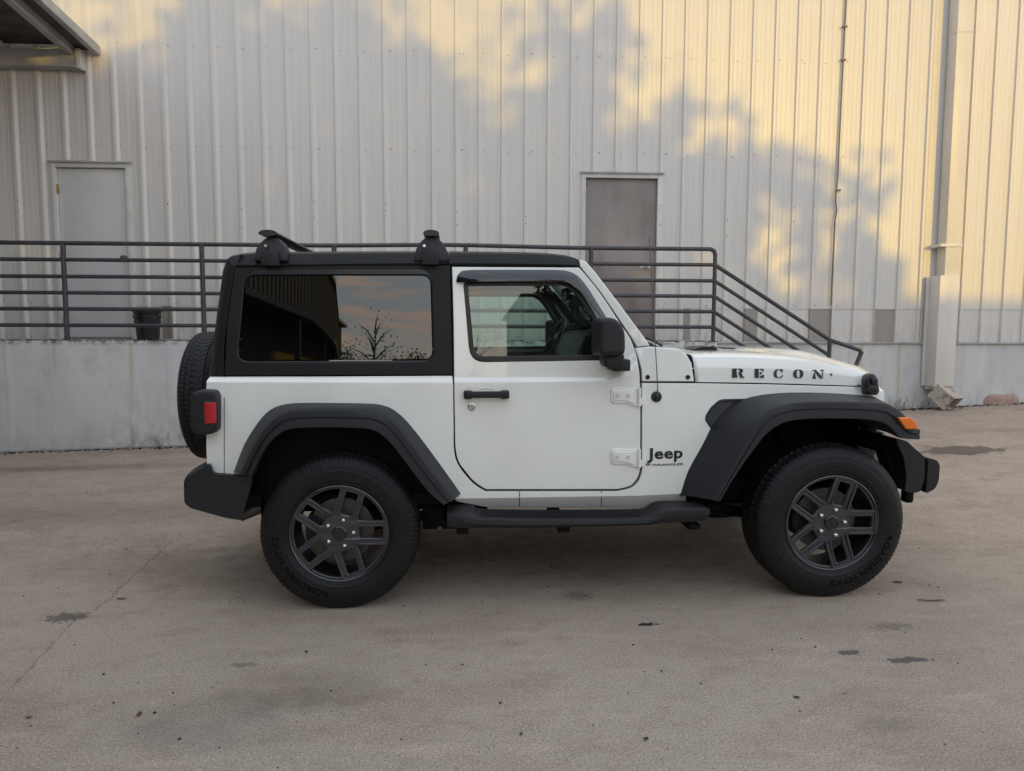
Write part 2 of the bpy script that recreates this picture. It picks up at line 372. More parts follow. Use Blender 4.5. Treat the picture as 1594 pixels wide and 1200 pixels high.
STAINS = [st_px(102, 961, .085, .055, .7, DK), st_px(1497, 701, .42, .16, .8, (.08, .065, .05)), st_px(1415, 1027, .085, .025, .85, (.06, .06, .065)),
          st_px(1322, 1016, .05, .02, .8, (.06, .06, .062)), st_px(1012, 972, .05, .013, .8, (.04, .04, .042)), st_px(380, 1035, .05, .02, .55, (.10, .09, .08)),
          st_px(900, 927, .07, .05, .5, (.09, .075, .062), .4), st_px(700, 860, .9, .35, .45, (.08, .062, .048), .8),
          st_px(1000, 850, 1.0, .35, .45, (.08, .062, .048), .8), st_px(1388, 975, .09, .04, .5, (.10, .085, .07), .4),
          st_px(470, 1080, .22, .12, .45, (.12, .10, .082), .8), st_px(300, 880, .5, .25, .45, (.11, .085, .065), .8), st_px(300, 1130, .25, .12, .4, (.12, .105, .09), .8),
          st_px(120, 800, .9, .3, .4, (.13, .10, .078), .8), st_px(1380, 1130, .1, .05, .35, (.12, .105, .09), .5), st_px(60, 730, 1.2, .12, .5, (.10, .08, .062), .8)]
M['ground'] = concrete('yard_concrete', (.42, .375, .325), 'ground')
M['concrete'] = concrete('painted_concrete', (.56, .55, .525), 'wall')
# ------------------------------------------------------------------ ground
def axis_vals(segs):
    o = []
    for a, b, s in segs:
        k = max(1, int(round((b-a)/s))); o += [a+(b-a)*i/k for i in range(k)]
    return o+[segs[-1][1]]
gx = axis_vals([(-300, -60, 60), (-60, -12, 8), (-12, 12, .4), (12, 60, 8), (60, 300, 60)])
gy = axis_vals([(-300, -60, 60), (-60, 0, 8), (0, 3.6, .6), (3.6, 9.4, .2), (9.4, 40, 8), (40, 300, 65)])
bm = bmesh.new(); loft(bm, [[(x, y, gz(x, y)) for x in gx] for y in gy])
tag(finish(bm, 'ground', M['ground'], smooth=60), 'worn grey concrete yard with cracks and stains', 'ground', kind='structure')
# ------------------------------------------------------------------ building wall
def ribx(k):
    an = ((-40, -17.0), (0, -5.398), (18, -.174), (29, 2.94), (39, 5.80), (90, 20.4))
    for (k0, x0), (k1, x1) in zip(an, an[1:]):
        if k <= k1: return x0+(x1-x0)*(k-k0)/(k1-k0)
ZB, ZJ, ZT = 1.190, 1.632, 7.4
def prof(x0, x1, k):                             # from one rib to the next: y offsets toward the camera
    p = x1-x0; o = [(0, 0), (.009, .026), (.040, .026), (.070, 0)]
    for u in (.118, .168, .186, .236):
        o += [(u-.003, 0), (u, .0016), (u+.003, 0)]
    s = p/.2872
    return [(x0+a*s, -h) for a, h in o]
ribs = [ribx(k) for k in range(-24, 66)]
pts = []
for k in range(len(ribs)-1): pts += prof(ribs[k], ribs[k+1], k)
D1 = (-4.965, -4.065, 3.305); D2 = (1.405, 2.405, 3.275)     # door openings: x0, x1, head
bm = bmesh.new(); rng_ = random.Random(3)
def strip(bm, a, b, z0, z1, dy=0, mi=0):
    zz = [z0]
    while zz[-1] < z1-.9: zz.append(zz[-1]+.6)
    zz.append(z1)
    for c, d in zip(zz, zz[1:]):
        f = bm.faces.new([bm.verts.new(v) for v in ((a[0], YW+a[1]+dy, c), (b[0], YW+b[1]+dy, c), (b[0], YW+b[1]+dy, d), (a[0], YW+a[1]+dy, d))]); f.material_index = mi
for a, b in zip(pts, pts[1:]):
    lo = ZJ-.02
    segs = [(a, b, lo)]
    for d in (D1, D2):
        new = []
        for (p, q, l_) in segs:
            cuts = [p]+[(c, p[1]+(q[1]-p[1])*(c-p[0])/(q[0]-p[0])) for c in d[:2] if p[0] < c < q[0]]+[q]
            for u, v in zip(cuts, cuts[1:]):
                new.append((u, v, d[2] if d[0] <= (u[0]+v[0])/2 <= d[1] else l_))
        segs = new
    for (p, q, l_) in segs: strip(bm, p, q, l_, ZT, -.006)
bmesh.ops.remove_doubles(bm, verts=bm.verts, dist=1e-4)
bw = thing('metal_building', 'tall cream metal sided warehouse wall behind the white car', 'building', (0, YW, 0))
def rel(o, par):                                 # keep world coordinates of the mesh, origin at the parent
    o.data.transform(Matrix.Translation(-par.location)); o.parent = par; return o
rel(finish(bm, 'siding', M['siding'], smooth=20, recalc=False), bw)
bm = bmesh.new()
odd = {30: 1, 33: 1, 34: 0, 37: 0}
oddx = [(atY(1258, 500, YW).x, atY(1293, 500, YW).x), (atY(1360, 500, YW).x, atY(1392, 500, YW).x), (atY(1157, 500, YW).x, atY(1180, 500, YW).x), (atY(254, 500, YW).x, atY(272, 500, YW).x), (2.72, 2.80)]
for a, b in zip(pts, pts[1:]):
    mx = (a[0]+b[0])/2
    if D1[0] <= mx <= D1[1] or D2[0] <= mx <= D2[1]: continue
    strip(bm, a, b, ZB, ZJ, 0, 1 if any(u < mx < v for u, v in oddx) else 0)
bmesh.ops.remove_doubles(bm, verts=bm.verts, dist=1e-4)
rel(finish(bm, 'skirt_panel', [M['siding'], M['siding2']], smooth=20, recalc=False), bw)
# screws in rows
bm = bmesh.new()
def screw(x, z, y, r=.0075):
    vs = [bm.verts.new((x+r*cos(a), YW+y, z+r*sin(a))) for a in [i*pi/3 for i in range(6)]]
    c = bm.verts.new((x, YW+y-.004, z))
    for i in range(6): bm.faces.new((vs[i], vs[(i+1) % 6], c))
for k in range(2, 60):
    x = ribs[k]
    if x < -9 or x > 10: continue
    for z, rr in ((6.0, .8), (4.69, .85), (3.52, .9), (1.66, 1), (2.62, .5)):
        for dx in (.078, .105) if k % 3 == 0 else (.085,):
            xx = x+dx+rng_.uniform(-.01, .01)
            if (D1[0]-.05 < xx < D1[1]+.05 or D2[0]-.05 < xx < D2[1]+.05) and z < 3.4: continue
            if z == 2.62:
                if k % 3: continue
                xx = x+.03; screw(xx, z+rng_.uniform(-.1, .3), -.034, .008); continue
            screw(xx, z+rng_.uniform(-.02, .02), -.008, .0075*rr)
    if not (D1[0]-.1 < x < D1[1] or D2[0]-.1 < x < D2[1]):
        for dx in (.09, .24): screw(x+dx, 1.235+rng_.uniform(-.01, .02), -.002, .007)
rel(finish(bm, 'screw_rows', M['screw'], smooth=0, recalc=False), bw)['kind'] = 'stuff'
# drip edge under the siding, concrete plinth below
bm = bmesh.new(); box(bm, -17, 20, YW-.045, YW+.05, ZB-.022, ZB-.002, .004)
rel(finish(bm, 'drip_edge', M['canopy']), bw)
bm = bmesh.new(); box(bm, -17, 20, YW-.012, YW+.4, -.8, ZB-.022)
rel(finish(bm, 'foundation', M['concrete']), bw)
bm = bmesh.new(); box(bm, -17, 20, YW+.06, YW+12, ZB-.03, ZT-.02)
for v in list(bm.verts):
    pass
bmesh.ops.delete(bm, geom=[f for f in bm.faces if f.normal.y < -.9], context='FACES')
rel(finish(bm, 'building_shell', M['siding2']), bw)
def door(D, mslab, mframe, label, hand, hinges):
    x0, x1, zt = D; z0 = 1.215
    bm = bmesh.new(); box(bm, x0+.05, x1-.05, YW+.018, YW+.06, z0+.012, zt-.055, .003)
    s = rel(finish(bm, 'door', mslab), bw); s['label'] = label
    bm = bmesh.new(); q = .05
    box(bm, x0-.004, x0+q-.004, YW-.034, YW+.07, z0-.02, zt, .004); box(bm, x1-q+.004, x1+.004, YW-.034, YW+.07, z0-.02, zt, .004)
    box(bm, x0+q-.003, x1-q+.003, YW-.032, YW+.07, zt-q, zt, .004)
    if mslab is M['doorb']:
        for dx in (.012, .030): box(bm, x0+dx, x0+dx+.008, YW-.040, YW-.0335, z0, zt-.01)
    f = finish(bm, 'door_frame', mframe); f.data.transform(Matrix.Translation(-bw.location)); f.parent = s
    bm = bmesh.new(); box(bm, x0-.03, x1+.035, YW-.062, YW-.030, zt+.002, zt+.022, .003)
    f = finish(bm, 'drip_cap', M['canopy']); f.data.transform(Matrix.Translation(-bw.location)); f.parent = s
    bm = bmesh.new(); box(bm, x0+.046, x1-.046, YW-.03, YW+.075, z0-.028, z0+.008, .002)
    f = finish(bm, 'threshold', M['screw']); f.data.transform(Matrix.Translation(-bw.location)); f.parent = s
    bm = bmesh.new(); hx, hz, lev = hand
    prof_ = [(0, .034), (-.006, .034), (-.012, .014), (-.045, .012), (-.050, .024), (-.062, .030), (-.072, .024), (-.076, .0)]
    lathe(bm, [(YW+.018+a, r) for a, r in prof_], 20)
    bmesh.ops.translate(bm, verts=bm.verts, vec=(hx, 0, hz))
    if lev: tube(bm, [(hx, YW-.045, hz), (hx-.05, YW-.05, hz), (hx-.11, YW-.045, hz-.02)], [.016, .014, .010])
    f = finish(bm, 'door_handle', M['trim'] if lev else M['steel']); f.data.transform(Matrix.Translation(-bw.location)); f.parent = s
    for hz_ in hinges:
        bm = bmesh.new(); xx = x0+.047
        for i in range(3): tube(bm, [(xx, YW-.022, hz_-.055+.038*i), (xx, YW-.022, hz_-.055+.038*i+.034)], .011)
        box(bm, xx-.02, xx+.02, YW-.018, YW-.010, hz_-.055, hz_+.055)
        f = finish(bm, 'hinge', M['brass']); f.data.transform(Matrix.Translation(-bw.location)); f.parent = s
door(D1, M['doorw'], M['trim'], 'plain off white steel door at the left', (-4.175, 2.19, 0), (3.0, 2.2, 1.42))
door(D2, M['doorb'], M['trim'], 'faded brown steel door with light frame', (2.26, 2.14, 1), ())
# hanging cable and thin wire
bm = bmesh.new(); tx = atY(1314, 0, YW).x
tube(bm, [(tx+.02, YW-.045, 6.5), (tx, YW-.045, 5.0), (tx-.006, YW-.043, 4.1), (tx-.012, YW-.045, 3.3), (tx-.035, YW-.048, 2.98), (tx-.01, YW-.05, 2.86), (tx-.03, YW-.045, 2.7), (tx-.035, YW-.042, 1.66)], .008, 6)
for z in (5.1, 4.7, 3.1): box(bm, tx-.03, tx+.03, YW-.058, YW-.03, z, z+.02)
rel(finish(bm, 'cable', M['screw']), bw)
# ------------------------------------------------------------------ loading dock, steps
XE = 2.83                                        # right end of the dock
dk = thing('loading_dock', 'painted concrete loading dock platform under the black railing', 'dock', (-5, YD, 0))
bm = bmesh.new(); box(bm, -17, XE, YD, YW-.012, -.6, 1.212, .012)
rel(finish(bm, 'dock_wall', M['concrete'], smooth=30), dk)
bm = bmesh.new(); rr = random.Random(5)           # crumbled dirty edge along the top
for i in range(260):
    x = rr.uniform(-8, XE-.05); s_ = rr.uniform(.006, .02)
    box(bm, x, x+s_*rr.uniform(1, 5), YD+.01+rr.uniform(0, .1), YD+.03+rr.uniform(.0, .1)+s_, 1.211, 1.213+s_*.45, .002)
rel(finish(bm, 'edge_debris', M['dark']), dk)['kind'] = 'stuff'
st = thing('concrete_steps', 'concrete steps going down from the right end of the dock', 'steps', (XE+.7, YD, 0))
bm = bmesh.new(); n = 5; zg = gz(4.3, YD)
for i in range(n):
    box(bm, XE+.004+.28*i, XE+.28*(i+1)+(.0 if i < n-1 else 0), YD+.06, YW-.05, -.5, 1.212-(1.212-zg)*(i+1)/(n+1), .01)
rel(finish(bm, 'step', M['concrete']), st)
# ------------------------------------------------------------------ railing
rl = thing('metal_railing', 'dark grey pipe railing along the dock and down its steps', 'railing', (-2, YD+.05, 1.212))
YR = YD+.05; r = .0235
zs = [2.262, 2.085, 1.905, 1.730, 1.555, 1.378]
px_ = [atY(x, 450, YR).x for x in (101, 316, 521, 725, 919.5, 1112)]
sp = px_[1]-px_[0]; left = [px_[0]-sp*i for i in (4, 3, 2, 1)]
bm = bmesh.new(); xa = px_[-1]
tp = [(-14, YR, zs[0])]+[(x, YR, zs[0]+(.022 if 1.0 > x > -1.4 else 0)*(1-abs(x+.2)/1.3)) for x in [i*.4 for i in range(-20, 6)]]
tp += [(xa-.06, YR, zs[0]), (xa-.017, YR, zs[0]-.017), (xa, YR, zs[0]-.06), (xa, YR, 1.20)]
tube(bm, tp, r, 12); rel(finish(bm, 'top_rail', M['rail']), rl)
for z in zs[1:]:
    bm = bmesh.new(); tube(bm, [(-14, YR, z), (xa, YR, z)], r*.9, 12); rel(finish(bm, 'rail', M['rail']), rl)
for i, x in enumerate(left+px_[:-1]):
    bm = bmesh.new(); tube(bm, [(x, YR, 1.20), (x, YR, zs[0])], r*1.12, 12)
    box(bm, x-.05, x+.05, YR-.035, YR+.06, 1.2125, 1.222, .002); rel(finish(bm, 'post', M['rail']), rl)
xb = atY(1291, 545, YR).x; zb = atY(1291, 529, YR).z
gb = gz(xb, YR)
bm = bmesh.new(); tube(bm, [(xb, YR, gb-.05), (xb, YR, zb)], r, 12); rel(finish(bm, 'post', M['rail']), rl)
for i, z in enumerate(zs[1:]):
    dz = zs[1]-zb
    bm = bmesh.new()
    if i == 0:
        e = atY(1341, 546, YR); e2 = atY(1333, 566, YR)
        tube(bm, [(xa, YR, z), (xb, YR, zb), (e.x-.03, YR, e.z+.01), (e.x, YR, e.z-.02), (e2.x, YR, e2.z-.01), (e2.x-.08, YR, e2.z-.35), (xb, YR, e2.z-.40)], r, 12)
    else: tube(bm, [(xa, YR, z), (xb, YR, max(gb+.03, z-dz))], r*.9, 12)
    rel(finish(bm, 'stair_rail', M['rail']), rl)
# ------------------------------------------------------------------ downspout duct
ds = thing('square_downspout', 'square cream metal duct running down the wall to a rusty elbow', 'downspout', (6.2, YW-.1, 0))
Xu0, Xu1 = atY(1470.5, 425, YW-.205).x, atY(1494, 425, YW-.205).x; Xl0, Xl1 = atY(1463.5, 440, YW-.265).x, atY(1493.5, 440, YW-.265).x
bm = bmesh.new(); box(bm, Xu0, Xu1, YW-.205, YW-.03, 2.02, 7.3, .006)
for z in (2.42, 5.02): box(bm, Xu0-.004, Xu1+.004, YW-.209, YW-.026, z, z+.016, .002)
rel(finish(bm, 'upper_duct', M['duct']), ds)
bm = bmesh.new()
for z in (2.40,): box(bm, Xu0-.08, Xu1+.01, YW-.216, YW-.2095, z, z+.035, .001); box(bm, Xu0-.08, Xu0-.004, YW-.2095, YW-.034, z, z+.035)
rel(finish(bm, 'strap', M['trim']), ds)
bm = bmesh.new(); box(bm, Xl0, Xl1, YW-.265, YW-.035, .63, 2.035, .006); box(bm, Xl0-.04, Xl0-.0005, YW-.062, YW-.034, .62, 2.03, .002)
rel(finish(bm, 'lower_box', M['duct']), ds)
bm = bmesh.new()                                  # elbow turned out towards the yard and to the right
hw_ = .125; T0 = Vector(((Xl0+Xl1)/2, YW-.155, .64)); nd = Vector((.40, -.66, -.62)).normalized(); e1 = nd.cross(Vector((0, 0, 1))).normalized(); e2 = nd.cross(e1).normalized()
rect = lambda c, a, b, u, v: [c+a*sx*u+b*sy*v for sx, sy in ((-1, -1), (1, -1), (1, 1), (-1, 1))]
loft(bm, [rect(T0, Vector((1, 0, 0)), Vector((0, 1, 0)), .125, .095), rect(T0+Vector((0, 0, -.06)), Vector((1, 0, 0)), Vector((0, 1, 0)), .125, .095)], closed=True)
c3 = T0+Vector((-.02, .0, -.06)); V_ = loft(bm, [rect(c3, e1, e2, .125, .10), rect(c3+nd*.27, e1, e2, .125, .10)], closed=True); bm.faces.new(V_[0])
o = rel(finish(bm, 'elbow', M['rust'], smooth=0), ds); md = o.modifiers.new('s', 'SOLIDIFY'); md.thickness = .005
# pink concrete lump
p = onG(1553, 628); bm = bmesh.new()
prof2 = [(.0, .27), (.06, .265), (.105, .24), (.13, .19), (.14, .10), (.142, .001)]
lathe(bm, prof2, 28, fn=lambda i, j, a, ax, r: (ax*(1+.06*sin(3*a)), r*(1+.04*sin(2*a+1))))
bmesh.ops.rotate(bm, verts=bm.verts, cent=(0, 0, 0), matrix=Matrix.Rotation(R(90), 3, 'X'))
for v in bm.verts: v.co.y *= .5
o = finish(bm, 'splash_block', M['pink'], smooth=50); o.location = (p.x, p.y, gz(p.x, p.y)-.008)
tag(o, 'small rounded pinkish concrete lump at the foot of the wall', 'concrete block')
# ------------------------------------------------------------------ canopy at the upper left
cn_ = thing('dock_canopy', 'grey steel canopy over the left end of the dock', 'canopy', (-7, YW, 4.4))
XC = -4.36; y0, y1 = YW-.03, YW-3.6; rise = .10
def yz(y, z): return z+(YW-y)*rise
def beam(x0, x1, za, zb_, ya=y0, yb=y1, name='beam', mt='canopy'):
    bm = bmesh.new()
    P = [(x0, za), (x1, za), (x1, zb_), (x0, zb_)]
    prism(bm, P, lambda q: (q[0], ya, yz(ya, q[1])), lambda q: (q[0], yb, yz(yb, q[1])), bev=.004)
    return rel(finish(bm, name, M[mt]), cn_)
beam(XC-.05, XC+.02, 4.545, 4.655, name='fascia')
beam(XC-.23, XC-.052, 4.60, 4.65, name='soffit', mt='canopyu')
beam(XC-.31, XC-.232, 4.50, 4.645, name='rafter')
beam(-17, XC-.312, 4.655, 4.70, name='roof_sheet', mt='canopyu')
bm = bmesh.new(); box(bm, -17, XC-.20, YW-.13, YW-.036, 4.37, 4.575, .004); box(bm, -17, XC-.20, YW-.17, YW-.131, 4.37, 4.39, .002)
rel(finish(bm, 'ledger_beam', M['canopy']), cn_)
bm = bmesh.new(); box(bm, XC-.198, XC-.15, YW-.16, YW-.034, 4.36, 4.58, .003); rel(finish(bm, 'end_plate', M['trim']), cn_)
for x in (XC-1.5, XC-2.7): beam(x-.06, x, 4.52, 4.65, name='purlin')
bm = bmesh.new(); tube(bm, [(XC-1.0, YW-.2, 4.60), (XC-1.7, YW-1.6, 4.80)], .03, 8); rel(finish(bm, 'brace', M['canopy']), cn_)
# ------------------------------------------------------------------ bucket
p = atY(231, 529, 8.75)
bk = thing('bucket', 'black plastic bucket on the dock by the white door', 'bucket', (p.x, 8.75, 1.214))
bm = bmesh.new(); prb = [(0, .001), (0, .118), (.19, .138), (.20, .150), (.215, .150), (.22, .142), (.25, .144), (.255, .156), (.275, .156), (.28, .146), (.315, .15), (.32, .162), (.345, .162), (.345, .148), (.05, .12), (.05, .001)]
lathe(bm, prb, 32); bmesh.ops.rotate(bm, verts=bm.verts, cent=(0, 0, 0), matrix=Matrix.Rotation(R(90), 3, 'X'))
finish(bm, 'pail', M['satin'], bk)
bm = bmesh.new(); tube(bm, [(.158*cos(t), -.03-.10*sin(t), .31-.10*sin(t)) for t in [i*pi/14 for i in range(15)]], .003, 6); finish(bm, 'bail_handle', M['steel'], bk)
# ------------------------------------------------------------------ leaves and debris on the yard
def scrap(px, py, L_, W_, rot, name, mt, label, cat, seed):
    q = random.Random(seed); p = onG(px, py); bm = bmesh.new(); n = 10
    top = []; 
    for i in range(n):
        a = 2*pi*i/n; e = 1+q.uniform(-.28, .28)
        top.append((L_*.5*cos(a)*e, W_*.5*sin(a)*e*(.6 if i % 5 == 0 else 1)))
    vs = [bm.verts.new((x, y, .004+.006*abs(x)/(L_+.001)+q.uniform(0, .003))) for x, y in top]; c = bm.verts.new((0, 0, .004))
    for i in range(n): bm.faces.new((vs[i], vs[(i+1) % n], c))
    o = finish(bm, name, M[mt], smooth=60); o.location = (p.x, p.y, gz(p.x, p.y)); o.rotation_euler.z = R(rot)
    md = o.modifiers.new('s', 'SOLIDIFY'); md.thickness = .0012
    tag(o, label, cat)
scrap(217, 1113, .026, .016, 60, 'dry_leaf', 'leafd', 'small reddish brown leaf lying at the lower left of the yard', 'leaf', 1)
scrap(45, 1118, .020, .010, 10, 'dry_leaf', 'leafd', 'tiny dark red leaf nearest the lower left corner', 'leaf', 2)
scrap(477, 1016, .016, .014, 0, 'pebble', 'debris', 'black pebble on the concrete below the rear wheel', 'pebble', 3)
scrap(1030, 1046, .010, .010, 0, 'debris_scrap', 'debris', 'small black scrap in the middle of the yard', 'scrap', 4)
scrap(1240, 1087, .022, .010, -20, 'debris_scrap', 'debris', 'flat black scrap right of the middle foreground', 'scrap', 5)
scrap(1005, 1152, .016, .012, 10, 'debris_scrap', 'debris', 'black scrap near the bottom edge right of centre', 'scrap', 6)
scrap(811, 1144, .014, .010, 30, 'debris_scrap', 'debris', 'tiny black scrap near the bottom edge at the centre', 'scrap', 7)
scrap(1005, 973, .075, .02, 8, 'dark_leaf', 'debris', 'dark grey leaf with a thin stalk between the wheels', 'leaf', 8)
scrap(1398, 907, .05, .024, -10, 'dry_leaf', 'leafd', 'brown leaf just in front of the front wheel', 'leaf', 9)
scrap(1452, 936, .135, .012, -4, 'twig', 'leafd', 'thin brown seed pod lying right of the front wheel', 'twig', 10)
scrap(189, 933, .05, .012, 5, 'dry_leaf', 'leafd', 'orange brown scrap by the round stain at the left', 'leaf', 11)
# fine grit: too small to count
bm = bmesh.new(); q = random.Random(11)
for i in range(520):
    y = 1.6+q.random()**1.3*7; x = q.uniform(-1, 1)*(.5+.85*y); s_ = q.choice((.003, .004, .005, .007))
    if y > 8.0 and x < 2.9: continue
    z = gz(x, y); a = q.uniform(0, pi)
    vs = [bm.verts.new((x+s_*k*cos(a+t), y+s_*sin(a+t), z+h)) for t, k, h in ((0, 1.5, .0005), (2.1, 1, .0005), (4.2, 1.2, .0005), (1, .2, s_*.8))]
    for f in ((0, 1, 3), (1, 2, 3), (2, 0, 3)): bm.faces.new([vs[j] for j in f])
tag(finish(bm, 'grit', M['debris'], smooth=0), 'fine dark grit scattered over the concrete', 'grit', kind='stuff')
bm = bmesh.new()                                  # dirt and dry litter along the foot of dock and wall
for i in range(2600):
    if i < 1500: x = q.uniform(-9, 2.8); y = YD-abs(q.gauss(0, .06))-.003; 
    else: x = q.uniform(4.2, 9.5); y = YW-.014-abs(q.gauss(0, .07)); 
    z = gz(x, y); s_ = q.uniform(.004, .016); a = q.uniform(0, pi)
    vs = [bm.verts.new((x+s_*k*cos(a+t), y+s_*sin(a+t), z+h)) for t, k, h in ((0, 1.5, .0005), (2.1, 1, .0005), (4.2, 1.2, .0005), (1, .2, s_*.7))]
    for f in ((0, 1, 3), (1, 2, 3), (2, 0, 3)): bm.faces.new([vs[j] for j in f])
tag(finish(bm, 'litter', M['dark'], smooth=0), 'dirt and dry litter along the foot of the walls', 'litter', kind='stuff')
bm = bmesh.new()                                  # thin dead weeds by the elbow
for i in range(90):
    x = q.gauss(5.55, .30); y = YW-.03-abs(q.gauss(0, .05)); z = gz(x, y); h = q.uniform(.05, .22)*(1-min(.8, abs(x-5.5)))
    l_ = q.uniform(-.09, .09); tube(bm, [(x, y, z), (x+l_*.4, y-.01, z+h*.6), (x+l_, y-.02, z+h)], .0016, 3, cap=False)
tag(finish(bm, 'dead_weeds', M['bark'], smooth=0), 'thin dead weeds growing at the foot of the wall', 'weeds', kind='stuff')
# ------------------------------------------------------------------ what stands behind the camera: throws the shade, shows in the glass
def shadow_pt(X, Z, s): return Vector((X, YW, Z))+sd*s
fb = thing('low_warehouse', 'long low warehouse across the yard behind the photographer', 'building', (24, -33, 0))
H2 = 1.70+tan(SUN_EL)*(YW+31.0)/cos(SUN_AZ)
bm = bmesh.new(); box(bm, 4.5, 52, -42, -31.0, -.3, H2-.12)
rel(finish(bm, 'wall', M['farwall']), fb)
bm = bmesh.new(); box(bm, 4.2, 52.3, -42.3, -30.7, H2-.115, H2, .02); rel(finish(bm, 'roof_edge', M['farroof']), fb)
def R_(*a): return list(zip(a[::2], a[1::2]))
MASK = {  # how thickly the crowns stand, seen along the sun's rays: (until x, density) per row, rows from the top down
 -2: R_(300, 0, 420, 5, 480, 2, 700, 0, 900, 2, 1010, 3), -1: R_(240, 2, 300, 3, 430, 7, 480, 2, 590, 7, 840, 1, 900, 4, 990, 6),
 0: R_(60, 4, 240, 1, 290, 5, 415, 8.6, 480, 4, 590, 8.6, 640, 4, 760, 1, 800, 2, 880, 3, 925, 5, 985, 7),
 1: R_(60, 6, 160, 2, 200, 4, 265, 3, 300, 8, 560, 9, 600, 8, 660, 5, 750, 1, 800, 4, 860, 5, 970, 8.8, 1000, 4),
 2: R_(60, 8, 140, 5, 200, 6, 280, 8, 640, 9.2, 690, 7, 720, 5, 790, 3, 840, 4.5, 875, 7.5, 965, 9, 1000, 3, 1080, .7),
 3: R_(680, 9.2, 720, 8, 760, 5, 810, 3, 835, 7, 940, 9.2, 975, 4, 1040, .5, 1070, 3, 1100, 1.5),
 4: R_(730, 9.2, 770, 8, 815, 6, 935, 9.2, 970, 4, 1010, 1, 1040, 5, 1090, 8.5, 1115, 5, 1180, 5),
 5: R_(1060, 9.2, 1120, 4.5, 1180, 4, 1200, 6, 1230, 2), 6: R_(1140, 9.2, 1200, 8.8, 1250, 8.2, 1300, 7, 1340, 4, 1380, 2.5),
 7: R_(1280, 9.2, 1320, 7.5, 1360, 8, 1400, 5), 8: R_(1180, 9.2, 1240, 3.5, 1280, 9, 1310, 4, 1355, 7, 1370, 1),
 9: R_(1180, 9, 1240, 3, 1275, 9, 1310, 4, 1370, 8.8, 1385, 2), 10: R_(1120, 9, 1190, 8, 1240, 3, 1280, 8, 1320, 6.5, 1400, 9, 1420, 2),
 11: R_(1200, 9.2, 1240, 6, 1270, 8.5, 1320, 7.5, 1400, 9, 1430, 5)}
crown = [bmesh.new() for _ in range(3)]; q = random.Random(21)
for row, line in MASK.items():
    for c in range(-12, 80):
        d = next((d_ for x_, d_ in line if c*20+10 < x_), 0)/9.4
        if c < 0: d = min(d, .9)
        if d <= 0: continue
        A_ = (40*9.2/F)*(20*9.2/F); n_ = -log(1-d)*A_/.0090*(1.5 if d > .85 else 1)
        n_ = int(n_)+(q.random() < n_ % 1)
        for k_ in range(n_):
            if k_ % 6 == 0: cpx = 20*(c+q.random()); cpy = 40*(row+q.random()); cs = 37+q.uniform(-2, 2)
            p = atY(cpx+q.gauss(0, 7.5), cpy+q.gauss(0, 7.5), YW); P = shadow_pt(p.x, p.z, cs+q.gauss(0, .2))
            b_ = crown[0 if p.x < -1.6 else 1 if p.x < 2.2 else 2]
            n1 = Vector((q.gauss(0, 1), q.gauss(0, 1)-.8, q.gauss(0, 1))).normalized(); t1 = n1.orthogonal().normalized(); t1.rotate(Matrix.Rotation(q.uniform(0, 6.28), 3, n1)); t2 = n1.cross(t1)
            a_ = q.uniform(.08, .15)
            b_.faces.new([b_.verts.new(P+t1*a_*u+t2*a_*.6*v) for u, v in ((-1, 0), (0, -1), (1, 0), (0, 1))])
for i, (b_, xw, lb) in enumerate(zip(crown, (-4.3, .4, 3.4), ('left tree of the row shading the metal wall', 'middle tree of the row shading the metal wall', 'right tree whose loose branches shade the metal wall'))):
    base = shadow_pt(xw, 0, 37); base.z = 0
    t = thing('shade_tree', lb, 'tree', base, group='trees behind the photographer')
    bm = bmesh.new(); tube(bm, [(0, 0, -.2), (.05, .05, 2.5), (0, .1, 5.2), (.1, 0, 7.5)], [.20, .16, .12, .05], 10)
    for k in range(7):
        a_ = k*2.4; hh = 5.0+.45*k; ln = 1.9-.12*k
        tube(bm, [(0, 0, hh), (ln*.5*cos(a_), ln*.4*sin(a_), hh+.6), (ln*cos(a_), ln*.7*sin(a_), hh+1.1)], [.07, .045, .015], 6)
    finish(bm, 'trunk', M['bark'], t)
    for v in b_.verts: v.co -= base
    finish(b_, 'crown', M['leaf'], t, smooth=0, recalc=False)
# corrugated warehouse to the left, seen as a dark reflection in the rear side window
lw = thing('gable_warehouse', 'ribbed warehouse with a lean-to canopy, reflected dark in the rear window', 'building', (-12, -12, 0))
XL = -6.1
bm = bmesh.new(); pr = []
y = -38.0
while y < 4.0:
    pr += [(XL, y), (XL+.04, y+.03), (XL+.04, y+.08), (XL, y+.11)]; y += .30
rows = [[(x, yy, 3.0) for x, yy in pr], [(x, yy, 5.95) for x, yy in pr]]
loft(bm, rows); box(bm, XL-8, XL-.01, -38, 4, -.3, 5.97); rel(finish(bm, 'wall', M['farwall'], smooth=0, recalc=False), lw)
bm = bmesh.new(); prism(bm, [(XL+.35, 5.85), (XL+.35, 6.02), (XL-4, 7.4), (XL-8.2, 6.02), (XL-8.2, 5.85)], lambda p: (p[0], -38.4, p[1]), lambda p: (p[0], 4.3, p[1]))
rel(finish(bm, 'roof', M['farroof'], smooth=0), lw)
bm = bmesh.new(); prism(bm, [(XL, 3.35), (XL+1.5, 2.95), (XL+1.5, 3.08), (XL, 3.48)], lambda p: (p[0], -41, p[1]), lambda p: (p[0], 2, p[1]))
rel(finish(bm, 'lean_to_roof', M['farroof'], smooth=0), lw)
for y in range(-41, 2, 4):
    bm = bmesh.new(); box(bm, XL+1.25, XL+1.37, y+.02, y+.14, -.2, 3.0); rel(finish(bm, 'post', M['farwall'], smooth=0), lw)
